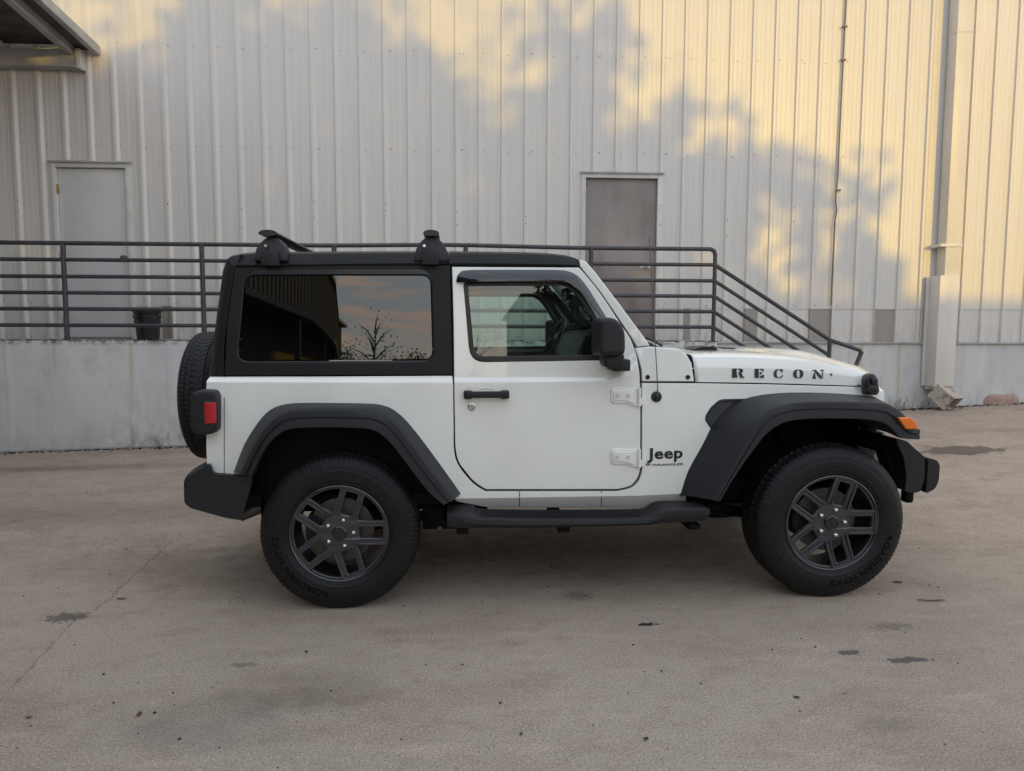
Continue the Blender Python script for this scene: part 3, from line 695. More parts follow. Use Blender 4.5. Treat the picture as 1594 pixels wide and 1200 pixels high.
def bush_tree(x, y, h, cw, dens, seed, name, lb, tall=1):
    q = random.Random(seed); t = thing(name, lb, 'tree', (x, y, 0), group='far trees reflected in the glass')
    bm = bmesh.new(); tube(bm, [(0, 0, -.2), (.1, 0, h*.35), (-.05, .1, h*.6), (.1, 0, h*.85)], [.12*h/5, .09*h/5, .06*h/5, .02], 8)
    tips = []
    for k in range(12):
        a_ = k*2.4; z = h*(.35+.045*k); ln = cw*(.95-.05*k); e = (ln*cos(a_), ln*sin(a_), z+h*.18)
        tube(bm, [(0, 0, z), (ln*.5*cos(a_), ln*.5*sin(a_), z+h*.12), e], [.05*h/5, .03*h/5, .01], 5); tips.append(e)
    finish(bm, 'trunk', M['bark'], t)
    bm = bmesh.new()
    for e in tips:
        for _ in range(int(dens)):
            P = Vector(e)*q.uniform(.55, 1.08)+Vector((q.gauss(0, cw*.2), q.gauss(0, cw*.2), q.gauss(0, h*.035))); P.z = max(P.z, h*.2)
            n1 = Vector((q.gauss(0, 1), q.gauss(0, 1), q.gauss(0, 1))).normalized(); t1 = n1.orthogonal().normalized(); t2 = n1.cross(t1); a_ = q.uniform(.08, .16)
            bm.faces.new([bm.verts.new(P+t1*a_*u+t2*a_*.6*v) for u, v in ((-1, 0), (0, -1), (1, 0), (0, 1))])
    finish(bm, 'crown', M['leaf'], t, smooth=0, recalc=False)
bush_tree(-5.6, -56, 8.6, 3.0, 20, 1, 'sparse_tree', 'thin open branched tree far across the yard')
bush_tree(-2.4, -58, 5.2, 2.6, 260, 2, 'bushy_tree', 'dense round bush like tree far across the yard')
bush_tree(3.2, -60, 7.2, 3.4, 26, 3, 'sparse_tree', 'taller loose tree right of the dense round one')
bush_tree(-9.5, -62, 6.0, 2.6, 220, 4, 'bushy_tree', 'dense tree beyond the end of the ribbed warehouse')
bm = bmesh.new(); q = random.Random(9)
for _ in range(16000):
    x = q.uniform(-60, 70); y = q.uniform(-68, -62); zt = 3.6+.7*sin(x*.7)+.4*sin(x*1.9+1); P = Vector((x, y, q.random()**.8*zt))
    n1 = Vector((q.gauss(0, 1), q.gauss(0, 1), q.gauss(0, 1))).normalized(); t1 = n1.orthogonal().normalized(); t2 = n1.cross(t1); a_ = q.uniform(.2, .35)
    bm.faces.new([bm.verts.new(P+t1*a_*u+t2*a_*.6*v) for u, v in ((-1, 0), (0, -1), (1, 0), (0, 1))])
tag(finish(bm, 'hedge_row', M['leaf'], smooth=0, recalc=False), 'low band of scrub closing the far side of the yard', 'scrub', kind='stuff')
# ================================================================== THE WHITE CAR (local frame: x forward, y to its far side, z up)
JYAW = .0212; JO = Vector((.6047-.86*sin(JYAW), 3.494+.86*cos(JYAW), 0))
jx = Vector((cos(JYAW), sin(JYAW), 0)); jy = Vector((-sin(JYAW), cos(JYAW), 0))
def toL(v): v = v-JO; return Vector((v.dot(jx), v.dot(jy), v.z))
CL = toL(CAM)
def rayL(px, py): d = ray(px, py); return Vector((d.dot(jx), d.dot(jy), d.z))
def JP(px, py, yy):                              # photo position on the local plane y = -yy -> (x, z)
    d = rayL(px, py); t = (-yy-CL.y)/d.y; p = CL+d*t; return (p.x, p.z)
ZBELT = JP(500, 586, .79)[1]; XDF = JP(997, 600, .79)[0]; ZSILL = JP(850, 789, .78)[1]; ZR = JP(850, 774, .785)[1]
def hw(x, z):                                    # half width of the body at a height
    tk = max(0, ZR-z)*.75 if z < ZR else 0
    y = .790-.010*((min(z, ZBELT)-.85)/.35)**2 if z > .5 else .790-.0100-.22*(.5-z)*.5
    if x < XDF+.02:
        zb_ = ZBELT; wd = .022
        if x > XDF-.20: t_ = min(1, (x-XDF+.20)/.20); zb_ += .150*t_*t_; wd += .02*t_
        k = max(0, min(1, (z-(zb_-.008-wd))/wd)); y -= .016*k*k*(3-2*k)*(1-.8*max(0, min(1, (x-XDF+.03)/.05)))
    if z > ZBELT: y -= (z-ZBELT)*tan(R(3.2))
    y -= tk
    if x > XDF: y -= (x-XDF)*.125
    if x < -1.25: y -= (-1.25-x)*.06
    return y
def JS(px, py, off=0):
    p = JP(px, py, .79)
    for _ in range(8): p = JP(px, py, hw(*p)+off)
    return p
car = thing('parked_car', 'white two door hardtop off road car parked side on in the yard', 'car', JO, JYAW)
def part(bm, name, mt, par=None, **k):
    return finish(bm, name, M[mt] if isinstance(mt, str) else mt, par or car, **k)
def mirrored(bm):
    b2 = bm.copy()
    for v in b2.verts: v.co.y *= -1
    bmesh.ops.reverse_faces(b2, faces=b2.faces)
    return b2
def both(bm, name, mt, par=None, **k):
    a = part(mirrored(bm), name, mt, par, **k); b = part(bm, name, mt, par, **k); return b, a
def merge(bm, b2):
    me = bpy.data.meshes.new('t'); b2.to_mesh(me); bm.from_mesh(me); bpy.data.meshes.remove(me); b2.free()
def panel(polys, thick=.03, bev=.004, off=0, flat=None, step=.03, res=2, dense=None, raw=False):
    P = [[(JS(*p) if flat is None else JP(p[0], p[1], flat)) for p in pl] if not raw else pl for pl in polys]
    bm = curve_mesh(P, thick, bev, res)
    if flat is None:
        zs_ = [v.co.y for v in bm.verts]; z0, z1 = min(zs_), max(zs_)
        cuts = [z0+step*i for i in range(1, int((z1-z0)/step)+1)]
        cuts += [ZR+.004, ZR, ZR-.004, ZBELT-.034, ZBELT-.030, ZBELT-.026, ZBELT-.018, ZBELT-.012, ZBELT-.008, ZBELT-.004]
        slices(bm, 1, [c for c in cuts if z0 < c < z1])
        xs = [v.co.x for v in bm.verts]; x0, x1 = min(xs), max(xs)
        slices(bm, 0, [c for c in [x0+.12*i for i in range(1, int((x1-x0)/.12)+1)]+[XDF, XDF+.02, -1.25]+([dense[0]+dense[2]*i for i in range(int((dense[1]-dense[0])/dense[2])+1)] if dense else []) if x0 < c < x1])
    for v in bm.verts:
        x, z, d = v.co; y = (hw(x, z) if flat is None else flat)+off-thick/2+d
        v.co = (x, -y, z)
    bmesh.ops.recalc_face_normals(bm, faces=bm.faces)
    return bm
# ---- outlines traced along the side
A_F = [(1055, 772), (1070, 735), (1092, 695), (1113, 655), (1135, 634), (1160, 622), (1190, 615.5), (1232, 612.5), (1280, 613), (1320, 615), (1360, 618.5)]
B_F = [(1112, 779), (1131, 745), (1151, 705), (1169, 672), (1184, 650), (1203, 635), (1226, 628.5), (1255, 625.5), (1300, 625), (1345, 626), (1378, 628.5), (1396, 637), (1411, 650), (1425, 667), (1431.5, 668.5)]
C_F = [(1121, 780), (1137, 752), (1160, 718), (1178, 694), (1192, 677), (1208, 664.5), (1228, 656), (1258, 652.5), (1305, 652), (1345, 653), (1370, 657), (1383, 664), (1393, 673), (1402, 682), (1431, 684)]
A_R = [(363, 737), (380, 693), (403, 657), (420, 640), (440, 631.7), (467, 629), (520, 629), (575, 630), (595, 632.5), (612, 639), (633, 656.7), (660, 690), (690, 731), (717, 769)]
B_R = [(373, 739), (392, 700), (414, 665), (430, 650), (447, 641.5), (470, 638), (520, 637.5), (570, 638.5), (590, 642), (606, 651), (624, 670), (649, 703), (679, 742), (706, 778)]
C_R = [(393, 741), (404, 715), (418, 692), (431, 679), (447, 669.5), (470, 666.5), (520, 666), (567, 667.5), (585, 672), (598, 681), (612, 695), (638, 729), (665, 764), (690, 786)]
mid = lambda a, b, k=.5: [(p[0]*(1-k)+q[0]*k, p[1]*(1-k)+q[1]*k) for p, q in zip(a, b)]
door_left = [(702.7, 414.5), (705, 500), (706, 585), (707.2, 660), (708.5, 700), (716, 724), (738, 750), (757, 762.5)]
door_right = [(960, 762.3), (983, 756), (996, 737), (997.6, 700), (997.2, 600), (993, 560), (983, 529), (968.6, 507), (934, 455), (902, 415.6)]
# ---- body sides
arch_r = mid(A_R, C_R, .45); arch_f = mid(A_F, C_F, .45)
body = [(326, 586.5), (704, 585)]+[tuple(v) for v in crom([(705.4, 600), (706, 660), (707.0, 702), (714.7, 726), (736.5, 752.5), (756, 765)], 4)]+[tuple(v) for v in crom([(961, 764.8), (985, 758.2), (998.3, 738.5), (999.6, 700), (999.4, 596.2)], 4)]+[
        (1082.6, 596.6), (1200, 598.4), (1345, 602.6), (1370, 606), (1376, 640), (1370, 648)] + list(reversed(arch_f[1:9])) + [(1068, 772), (1066, 788), (760, 790), (712, 781)] + list(reversed(arch_r[1:13])) + [(372, 741), (323, 741), (321, 700), (320.6, 620), (322, 592)]
bm = panel([body], thick=.03, bev=.003)
merge(bm, mirrored(bm))
# rear corner and tail panel, rounded in plan
def rear_loft(bm, S, E, inset, back):
    rows = []
    for s, e in zip(S, E):
        s2 = JS(*s); y0 = hw(*s2); e2 = JP(e[0], e[1], y0-.06)
        row = [(s2[0], -y0, s2[1]), (s2[0]*.62+e2[0]*.38, -(y0-.004), s2[1]*.62+e2[1]*.38), (s2[0]*.30+e2[0]*.70, -(y0-.018), s2[1]*.3+e2[1]*.7), (s2[0]*.08+e2[0]*.92, -(y0-.045), s2[1]*.08+e2[1]*.92), (e2[0], -(y0-.085), e2[1]),
               (e2[0]-back, -.35, e2[1]), (e2[0]-back*1.3, 0, e2[1])]
        rows.append(row+[(x, -y, z) for x, y, z in reversed(row[:-1])])
    loft(bm, rows)
rear_loft(bm, [(349, 586.6), (349, 620), (349, 680), (350, 740)], [(324.5, 587.5), (320.8, 615), (321, 680), (323, 740)], 0, .012)
body_o = part(bm, 'body', 'paint', smooth=28, wn=True)
# tub floor / firewall so the shell is closed from below and behind
bm = bmesh.new(); XB0 = JP(326, 600, .79)[0]+.05; xg = JP(1366, 600, .62)[0]
box(bm, XB0, XDF+.10, -.74, .74, .50, .56); box(bm, XDF+.08, XDF+.12, -.62, .62, .5, 1.08)
box(bm, XDF+.1, xg-.05, -.44, .44, .42, 1.0); box(bm, XB0, -.72, -.70, -.62, .5, 1.08); box(bm, XB0, -.72, .62, .70, .5, 1.08)
part(bm, 'floor_pan', 'dark', smooth=0)
# rocker seams
for px in (808, 935.5):
    bm = bmesh.new(); 
    for a, b in ((JS(px, 764.8), JS(px, 773.6)), (JS(px, 774.4), JS(px, 788.5))): prism(bm, [a, (a[0]+.004, a[1]), (b[0]+.004, b[1]), b], lambda q: (q[0], -hw(*q)-.0012, q[1]), lambda q: (q[0], -hw(*q)+.002, q[1]))
    part(bm, 'panel_gap', 'crease', smooth=0)
bm = bmesh.new()
pl = [JS(348.6, y) for y in (588, 620, 660, 700, 738)]
for u, v in zip(pl, pl[1:]): prism(bm, [u, (u[0]+.0035, u[1]), (v[0]+.0035, v[1]), v], lambda q: (q[0], -hw(*q)-.0006, q[1]), lambda q: (q[0], -hw(*q)+.002, q[1]))
part(bm, 'panel_gap', 'crease', smooth=0)
# dark backing behind the panel gaps
bm = panel([[(345, 590), (1010, 590), (1080, 592), (1340, 606), (1340, 615), (1120, 640), (1056, 760), (1060, 782), (722, 782), (650, 670), (600, 632), (440, 634), (385, 665), (345, 735)]], thick=.01, bev=.001, off=-.034)
merge(bm, mirrored(bm)); part(bm, 'inner_skin', 'crease', smooth=30)
# ---- doors
win = rnd([(722.5, 439.8, .05), (731, 545, .07), (737, 562, .05), (950, 557, .04), (958, 540, .03), (938, 508, .1), (902, 456, .1), (884, 440.5, .1), (862, 439, .05)], 0)
def rpx(pts, r=8): return rnd(pts, r)
winp = rpx([(722.5, 439.8, 6), (733, 562, 22), (945, 559, 10), (956, 541, 6), (903, 457, 30), (885, 439.6, 26)], 8)
dpoly = [tuple(v) for v in crom(door_left, 4)] + [tuple(v) for v in crom(door_right, 4)]; nL = len(door_left)*4-3
dpoly = [(p[0]+(.8 if i < nL-6 else -.8 if i > nL+4 else 0), p[1]+(-.7 if nL-9 < i < nL+9 else .7 if i in (0, len(dpoly)-1) else 0)) for i, p in enumerate(dpoly)]
jw = rpx([(717, 434, 6), (728, 566, 24), (952, 563, 12), (964, 541, 7), (908, 453, 30), (889, 434, 26)], 8)
bm = panel([[(697, 410)]+[(q[0]-7 if i < nL-6 else q[0], q[1]+5 if nL-9 < i < nL+9 else q[1]) for i, q in enumerate(dpoly)]+[(1004, 600), (1000, 550), (975, 507), (940, 455), (908, 408)], jw], thick=.006, bev=.001, off=-.036)
both(bm, 'door_jamb', 'crease', smooth=30)
bm = panel([dpoly, winp], thick=.035, bev=.0045, off=.001, step=.012, dense=(XDF-.22, XDF, .02))
dr, dl = both(bm, 'door', 'paint', smooth=28, wn=True)
# window seal, glass
inner = rpx([(728.3, 444.3, 5), (739, 555, 18), (940, 552, 10), (951, 539, 5), (899, 458, 28), (881, 444, 22)], 8)
out2 = rpx([(720.5, 438.6, 7), (731.5, 564.5, 24), (948, 561, 11), (960, 541, 7), (905, 455.5, 30), (887, 437.8, 26)], 8)
bm = panel([out2, inner], thick=.034, bev=.003, off=.002)
both(bm, 'window_seal', 'satin', par=None, smooth=30)
bm = panel([rpx([(726, 442, 5), (737, 558, 18), (942, 555, 10), (954, 540, 5), (900, 457, 28), (882, 442, 22)], 8)], thick=.004, bev=0, off=-.014)
both(bm, 'window_glass', 'glass', smooth=60)
# smoke window visor
vis = [tuple(v) for v in crom([(710, 439.6), (711.5, 431), (716.5, 424), (726, 420.8), (760, 420), (810, 420), (868, 420.4), (886, 423), (900, 430.5), (914, 447), (928, 469), (943.5, 494)], 3)]+[(934.5, 494), (902, 455.5), (882, 441), (864.7, 438.6), (800, 439), (723, 439.8)]
P = [JS(*p) for p in vis]
bm = curve_mesh([P], .006, .002, 1)
slices(bm, 0, [-.55+.06*i for i in range(20)]); slices(bm, 1, [1.3+.02*i for i in range(25)])
zt_ = JS(800, 421)[1]
def vis_d(x, z):                                 # bulges out away from its glued upper edge
    best = 9
    up_ = P[0:34]
    for a, b in zip(up_, up_[1:]):
        ab = (b[0]-a[0], b[1]-a[1]); t = max(0, min(1, ((x-a[0])*ab[0]+(z-a[1])*ab[1])/(ab[0]**2+ab[1]**2)))
        best = min(best, sqrt((x-a[0]-ab[0]*t)**2+(z-a[1]-ab[1]*t)**2))
    return .006+.034*sin(min(1, best/.05)*pi/2)
for v in bm.verts:
    x, z, d = v.co; v.co = (x, -(hw(x, z)+vis_d(x, z)+d), z)
both(bm, 'window_visor', 'gloss', smooth=50)
# door handle, scoop and lock
sx0, sz0 = JS(757, 614); 
bm = bmesh.new(); cx = sx0; yb = hw(sx0, sz0)
box(bm, cx-.112, cx-.068, -(yb+.036), -(yb-.002), sz0-.020, sz0+.022, .010); box(bm, cx+.068, cx+.112, -(yb+.036), -(yb-.002), sz0-.020, sz0+.022, .010)
box(bm, cx-.10, cx+.10, -(yb+.046), -(yb+.024), sz0-.014, sz0+.019, .009)
h1, h2 = both(bm, 'door_handle', 'plastic', smooth=40); h1.parent = dr; h2.parent = dl
ring = [(cx+.055*cos(t), sz0+.002+.036*sin(t)) for t in [i*pi/12 for i in range(24)]]
ring2 = [(cx+.047*cos(t), sz0+.002+.028*sin(t)) for t in [i*pi/12 for i in range(24)]]
bm = panel([ring, ring2], thick=.006, bev=.002, off=.003, raw=True); o1, o2 = both(bm, 'handle_recess', 'paint', smooth=40); o1.parent = dr; o2.parent = dl
lx, lz = JS(734, 633); bm = bmesh.new(); lathe(bm, [(-hw(lx, lz)+.002, .020), (-hw(lx, lz)-.006, .019), (-hw(lx, lz)-.008, .014), (-hw(lx, lz)-.005, .011), (-hw(lx, lz)-.005, .001)], 20); bmesh.ops.translate(bm, verts=bm.verts, vec=(lx, 0, lz))
o1 = part(bm, 'door_lock', 'chrome', smooth=40); o1.parent = dr
# hinges
for py in (615.5, 710.5):
    k = [(951, py-9, 3), (951, py+9, 3), (955, py+12, 3), (974, py+12, 2), (982, py+14.5, 2), (989, py+17, 1), (996.6, py+17, 1), (996.6, py-11, 1), (955, py-12.5, 3)]
    k2 = [(954, py-7, 2), (954, py+7, 2), (973, py+8.5, 2), (981, py+11, 2), (987, py+12.5, 1), (987, py-8, 1), (957, py-9, 2)]
    bm = panel([rpx(k, 2)], thick=.012, bev=.003, off=.009); merge(bm, panel([rpx(k2, 2)], thick=.010, bev=.003, off=.014))
    hxz = JS(994.2, py+3); yb_ = hw(*hxz); tube(bm, [(hxz[0], -(yb_+.012), hxz[1]-.044), (hxz[0], -(yb_+.012), hxz[1]+.050)], .0085, 12)
    q1 = JS(1002, py+9); box(bm, hxz[0], q1[0], -(yb_+.012), -(yb_-.004), q1[1]-.020, q1[1]+.016, .002)
    hA, hB = both(bm, 'door_hinge', 'paint', smooth=35)
    for px in (960, 977):
        c = JS(px, py); bm = bmesh.new(); Y0 = -(hw(*c)+.017); lathe(bm, [(Y0, .0085), (Y0-.003, .008), (Y0-.003, .0045), (Y0-.001, .004), (Y0-.001, .0005)], 14); bmesh.ops.translate(bm, verts=bm.verts, vec=(c[0], 0, c[1]))
        part(bm, 'hinge_bolt', 'trim', par=hA, smooth=30)
# ---- cowl, pillars, windscreen
cowl = [(999.8, 593.6), (999.0, 575), (993.5, 556), (988.5, 541.5), (1010, 539.5), (1040, 541.5), (1056, 543), (1069, 552), (1077, 566), (1080.6, 593.8)]
bm = panel([cowl], thick=.03, bev=.005, off=.0); both(bm, 'cowl_panel', 'paint', smooth=30, wn=True)
for px in (1008, 1070.5):
    c = JS(px, 587); bm = bmesh.new(); Y0 = -(hw(*c)+.001); lathe(bm, [(Y0, .012), (Y0-.004, .011), (Y0-.004, .006), (Y0, .005), (Y0, .0005)], 16); bmesh.ops.translate(bm, verts=bm.verts, vec=(c[0], 0, c[1])); part(bm, 'cowl_bolt', 'satin', smooth=30)
pil_o = [(901, 403), (912, 406.5), (925, 421), (945, 447.5), (968.6, 478.5), (990, 507.5), (1012, 537.7)]
pil_i = [(903.6, 416), (905, 416.5), (915, 429), (935.5, 455), (970.5, 506), (985, 528), (992, 540)]
bm = panel([pil_o+list(reversed(pil_i))], thick=.05, bev=.006, off=-.001)
# header and cowl top joining the pillars
def ycross(bm, poly, y0, mi=0): prism(bm, poly, lambda q: (q[0], -y0, q[1]), lambda q: (q[0], y0, q[1]), mi)
merge(bm, mirrored(bm))
h = [JS(901, 403), JS(912, 406.5), JS(918, 418), JS(903, 418)]; ycross(bm, h, .70)
ctp = [JP(1000, 538, .6), JP(1060, 543, .6), JP(1066, 560, .6), JP(1000, 560, .6)]; ycross(bm, ctp, .66)
part(bm, 'windscreen_frame', 'paint', smooth=28, wn=True)
a = JS(914, 413); b = JS(1004, 538); bm = bmesh.new()
V = loft(bm, [[(a[0]+.0, y, a[1]-.01) for y in (-.66, 0, .66)], [(b[0], y, b[1]+.0) for y in (-.70, 0, .70)]])
o = part(bm, 'windscreen', 'glass', smooth=60); o.modifiers.new('s', 'SOLIDIFY').thickness = .005
bm = bmesh.new(); c = JP(1012, 541, .5)
for yy, l_ in ((-.52, .50), (.05, .50)):
    tube(bm, [(c[0]+.06, yy, c[1]+.01), (c[0]+.03, yy+.05, c[1]+.035), (b[0]-.12, yy+l_*.8, b[1]+.14)], .007, 6)
    tube(bm, [(b[0]-.02, yy+.12, b[1]+.03), (b[0]-.16, yy+l_, b[1]+.19)], .009, 6)
part(bm, 'wiper', 'satin')
bm = bmesh.new(); p1 = JP(1016, 541, .62); p2 = JP(1050, 546, .62); prism(bm, [(p1[0], p1[1]+.004), (p2[0]+.02, p2[1]-.002), (p2[0], p2[1]-.018), (p1[0], p1[1]-.018)], lambda q: (q[0], -.66, q[1]), lambda q: (q[0], .66, q[1]), bev=.003)
part(bm, 'cowl_grille', 'satin')
# ---- hood
HS = [(1082.8, 594.6), (1120, 595), (1160, 595.6), (1200, 596.4), (1250, 597.8), (1300, 599.4), (1335, 600.6), (1352, 602), (1364, 605)]     # lower seam
HC_ = [(1078.5, 556), (1120, 555.5), (1160, 556), (1200, 557.5), (1250, 561.5), (1300, 568.5), (1335, 577), (1352, 585), (1362, 596)]        # where the side rolls over
HT = [(1064, 543.5), (1112, 541.0), (1160, 540.8), (1200, 542.3), (1250, 546), (1300, 559.5), (1335, 569.6), (1352, 578.5), (1362, 592)]    # silhouette (raised centre)
rows = []
for i, (s, c, t) in enumerate(zip(HS, HC_, HT)):
    s2 = JS(*s); y0 = hw(*s2)-.002; c2 = JP(c[0], c[1], y0-.01); t2 = JP(t[0], t[1], .20); zc = c2[1]; zt2 = t2[1]; xm = s2[0]
    xs_ = lambda u: s2[0]*(1-u)+c2[0]*u
    rise_ = max(.0, zt2-zc)
    row = [(s2[0], -(y0-.03), s2[1]-.0), (s2[0], -y0, s2[1]), (xs_(.5), -(hw(xs_(.5), (s2[1]+zc)/2)), (s2[1]+zc)/2), (xs_(.80), -(hw(xs_(.8), zc)-.001), s2[1]+(zc-s2[1])*.80), (c2[0], -(y0-.014), zc), (c2[0], -(y0-.035), zc+min(.012, rise_*.5)), (c2[0], -(y0-.09), zc+min(.020, rise_*.7)),
           (c2[0], -.42, zc+min(.024, rise_*.8)), (c2[0], -.37, zc+min(.028, rise_*.85)), (t2[0]*.6+c2[0]*.4, -.31, zt2-.003), (t2[0], -.20, zt2), (t2[0], 0, zt2+.004)]
    rows.append(row+[(x, -y, z) for x, y, z in reversed(row[:-1])])
bm = bmesh.new(); 
NR = []
for a_, b_ in zip(zip(*rows), [0]*99): NR.append(crom(a_, 4))
loft(bm, [list(r_) for r_ in zip(*NR)])
# nose of the hood
last = [Vector(r_[-1]) for r_ in NR]; loft(bm, [last, [Vector((v.x+.012, v.y*.97, v.z-.012)) for v in last], [Vector((v.x+.010, v.y*.96, min(v.z-.03, s2[1]+.01))) for v in last]])
bmesh.ops.remove_doubles(bm, verts=bm.verts, dist=1e-4)
o = part(bm, 'hood', 'paint', smooth=38); md = o.modifiers.new('s', 'SOLIDIFY'); md.thickness = .004; md.offset = -1
hood_o = o
# hood vents and washer jets standing on the hood
for px, py, yy in ((1098, 541.2, .42), (1131, 543, .30)):
    c = JP(px, py, yy); bm = bmesh.new()
    prism(bm, [(c[0]-.075, c[1]-.012), (c[0]-.03, c[1]+.006), (c[0]+.035, c[1]+.008), (c[0]+.06, c[1]-.002), (c[0]+.066, c[1]-.014)], lambda q: (q[0], -yy-.02, q[1]), lambda q: (q[0], -yy+.16, q[1]), bev=.003)
    part(bm, 'hood_vent', 'satin', par=hood_o)
# ---- stencilled word on the hood side
def glyph(polys, w_, px0, px1, pyt, pyb):
    out_ = []
    for pl in polys: out_.append([JS(px0+(px1-px0)*x, pyb+(pyt-pyb)*y) for x, y in pl])
    return out_
G = {
 'R': [[(0, 0), (.42, 0), (.42, .12), (.34, .12), (.34, .88), (.42, .88), (.42, 1), (0, 1), (0, .88), (.09, .88), (.09, .12), (0, .12)],
       [(.48, 1), (.72, 1), (.88, .90), (.90, .72), (.82, .56), (.70, .50), (.80, .42), (.86, .16), (1, .10), (1, 0), (.70, 0), (.62, .12), (.56, .42), (.48, .46), (.48, .56), (.58, .60), (.62, .74), (.58, .86), (.48, .88)]],
 'E': [[(0, 0), (.44, 0), (.44, 1), (0, 1), (0, .88), (.10, .88), (.10, .12), (0, .12)],
       [(.52, 1), (.96, 1), (.96, .66), (.88, .66), (.80, .86), (.52, .88)], [(.52, .56), (.66, .66), (.74, .66), (.74, .34), (.66, .34), (.52, .45)], [(.52, 0), (1, 0), (1, .36), (.92, .36), (.82, .14), (.52, .12)]],
 'C': [[(.46, 0), (.46, .1), (.34, .22), (.31, .5), (.34, .78), (.46, .9), (.46, 1), (.26, .97), (.08, .80), (0, .5), (.08, .2), (.26, .03)],
       [(.54, 1), (.54, .9), (.72, .84), (.84, .64), (.94, .64), (.94, 1), (.86, 1), (.80, .93), (.70, .99)], [(.54, 0), (.54, .1), (.74, .16), (.90, .36), (1, .33), (.90, .12), (.74, .01)]],
 'O': [[(.46, 0), (.46, .1), (.36, .2), (.33, .5), (.36, .8), (.46, .9), (.46, 1), (.24, .96), (.07, .80), (0, .5), (.07, .2), (.24, .04)],
       [(.54, 0), (.54, .1), (.64, .2), (.67, .5), (.64, .8), (.54, .9), (.54, 1), (.76, .96), (.93, .80), (1, .5), (.93, .2), (.76, .04)]],
 'N': [[(0, 1), (.30, 1), (.80, .30), (.80, 0), (.70, 0), (.22, .74), (.16, .88), (0, .88)], [(.02, 0), (.30, 0), (.30, .10), (.22, .12), (.22, .62), (.14, .70), (.12, .12), (.02, .10)],
       [(.72, 1), (1, 1), (1, .88), (.93, .88), (.93, .02), (.86, .02), (.86, .88), (.72, .88)]]}
def hoody(x, z): return hw(x, z)
for ch, x0_, x1_, yt_, yb_ in (('R', 1139.5, 1158.5, 573.6, 587.8), ('E', 1174.5, 1189, 574, 588), ('C', 1204, 1219, 574.4, 588.4), ('O', 1234.5, 1250.5, 574.8, 588.8), ('N', 1264.5, 1282, 575.4, 589.4)):
    bm = bmesh.new()
    for pl in glyph(G[ch], 1, x0_, x1_, yt_, yb_):
        vs = [bm.verts.new((x, -(hw(x, z)+.0030), z)) for x, z in pl]; bm.faces.new(vs)
    bmesh.ops.triangulate(bm, faces=bm.faces); part(bm, 'letter', 'letter', par=hood_o, smooth=0)
bm = bmesh.new(); pl = [JS(*p) for p in ((1291.5, 582), (1295, 580.6), (1295.2, 583), (1294, 586), (1292.8, 583.6))]; bm.faces.new([bm.verts.new((x, -(hw(x, z)+.0030), z)) for x, z in pl])
bmesh.ops.triangulate(bm, faces=bm.faces); part(bm, 'letter_mark', 'letter', par=hood_o, smooth=0)
# ---- badges on the wing
def decal(s, x0_, x1_, yb_, yt_, offset, name, sx_=1, sp=1):
    b_ = text_mesh(s, 1, ext=.0, offset=offset, align='LEFT', sp=sp)
    xs = [v.co.x for v in b_.verts]; ys = [v.co.y for v in b_.verts]; ax, bx, ay, by = min(xs), max(xs), min(ys), max(ys)
    p0 = JS(x0_, yb_); p1 = JS(x1_, yt_)
    for v in b_.verts:
        x = p0[0]+(v.co.x-ax)/(bx-ax)*(p1[0]-p0[0]); z = p0[1]+(v.co.y-ay)/(by-ay)*(p1[1]-p0[1]); v.co = (x, -(hw(x, z)+.0022), z)
    return part(b_, name, 'letter', par=body_o, smooth=0)
decal('Jeep', 1007, 1063, 720.5, 695.5, .029, 'badge', sp=1.06)
decal('WRANGLER', 1014.5, 1064, 725.6, 720.2, .018, 'badge')
bm = bmesh.new(); p0 = JS(1005.2, 724.6); p1 = JS(1012.4, 720.4); n = 4
for i in range(n):
    z0 = p0[1]+(p1[1]-p0[1])*i/n; z1 = z0+(p1[1]-p0[1])/n*.62; xl = p0[0]+(p1[0]-p0[0])*(.48 if i >= 2 else 0)
    for xa_, xb_ in ((xl, p1[0]),) if i < 2 else ((p0[0], xl-.001), (xl, p1[0])):
        bm.faces.new([bm.verts.new((x, -(hw(x, z)+.0022), z)) for x, z in ((xa_, z0), (xb_, z0), (xb_, z1), (xa_, z1))])
part(bm, 'badge', 'letter', par=body_o, smooth=0)
# ---- hardtop side with window
RT = [(352, 405), (374.5, 413), (500, 411.5), (700.5, 410)]
top_side = [(366, 416.5), (500, 414.5), (700.8, 412.6), (702, 500), (704.2, 583.2), (520, 583.8), (349.2, 584.3), (353, 503), (361.5, 443)]
wout = rpx([(380, 419.5, 26), (672, 418.6, 22), (676.5, 564, 26), (366.5, 565.5, 26)], 20)
wglass = rpx([(382.5, 429.5, 14), (669.5, 429, 14), (673, 559, 14), (371.5, 560, 14)], 12)
wmid = rpx([(381, 428, 16), (671, 427.5, 16), (674.5, 561, 16), (369, 562.5, 18)], 12)
bm = panel([top_side, wout], thick=.03, bev=.003, off=-.001); both(bm, 'hardtop_side', 'hardtop', smooth=28, wn=True)
bm = panel([rpx([(379, 418, 26), (673, 417.2, 22), (677.7, 565.2, 26), (365, 566.8, 26)], 20), wmid], thick=.02, bev=.004, off=-.004); both(bm, 'window_surround', 'satin', smooth=40)
bm = panel([wglass], thick=.004, bev=0, off=-.010); both(bm, 'quarter_window', 'privacy', smooth=60)
bm = bmesh.new()
rear_loft(bm, [(366, 415.5), (361.3, 441), (352.4, 501.6), (349, 540), (348, 584.5)], [(352.5, 404.5), (346.6, 421), (336, 501), (329.5, 550), (324, 585)], 0, .02)
part(bm, 'hardtop_back', 'hardtop', smooth=40)
bm = bmesh.new(); a = JP(345, 430, .6); b = JP(331, 560, .6)
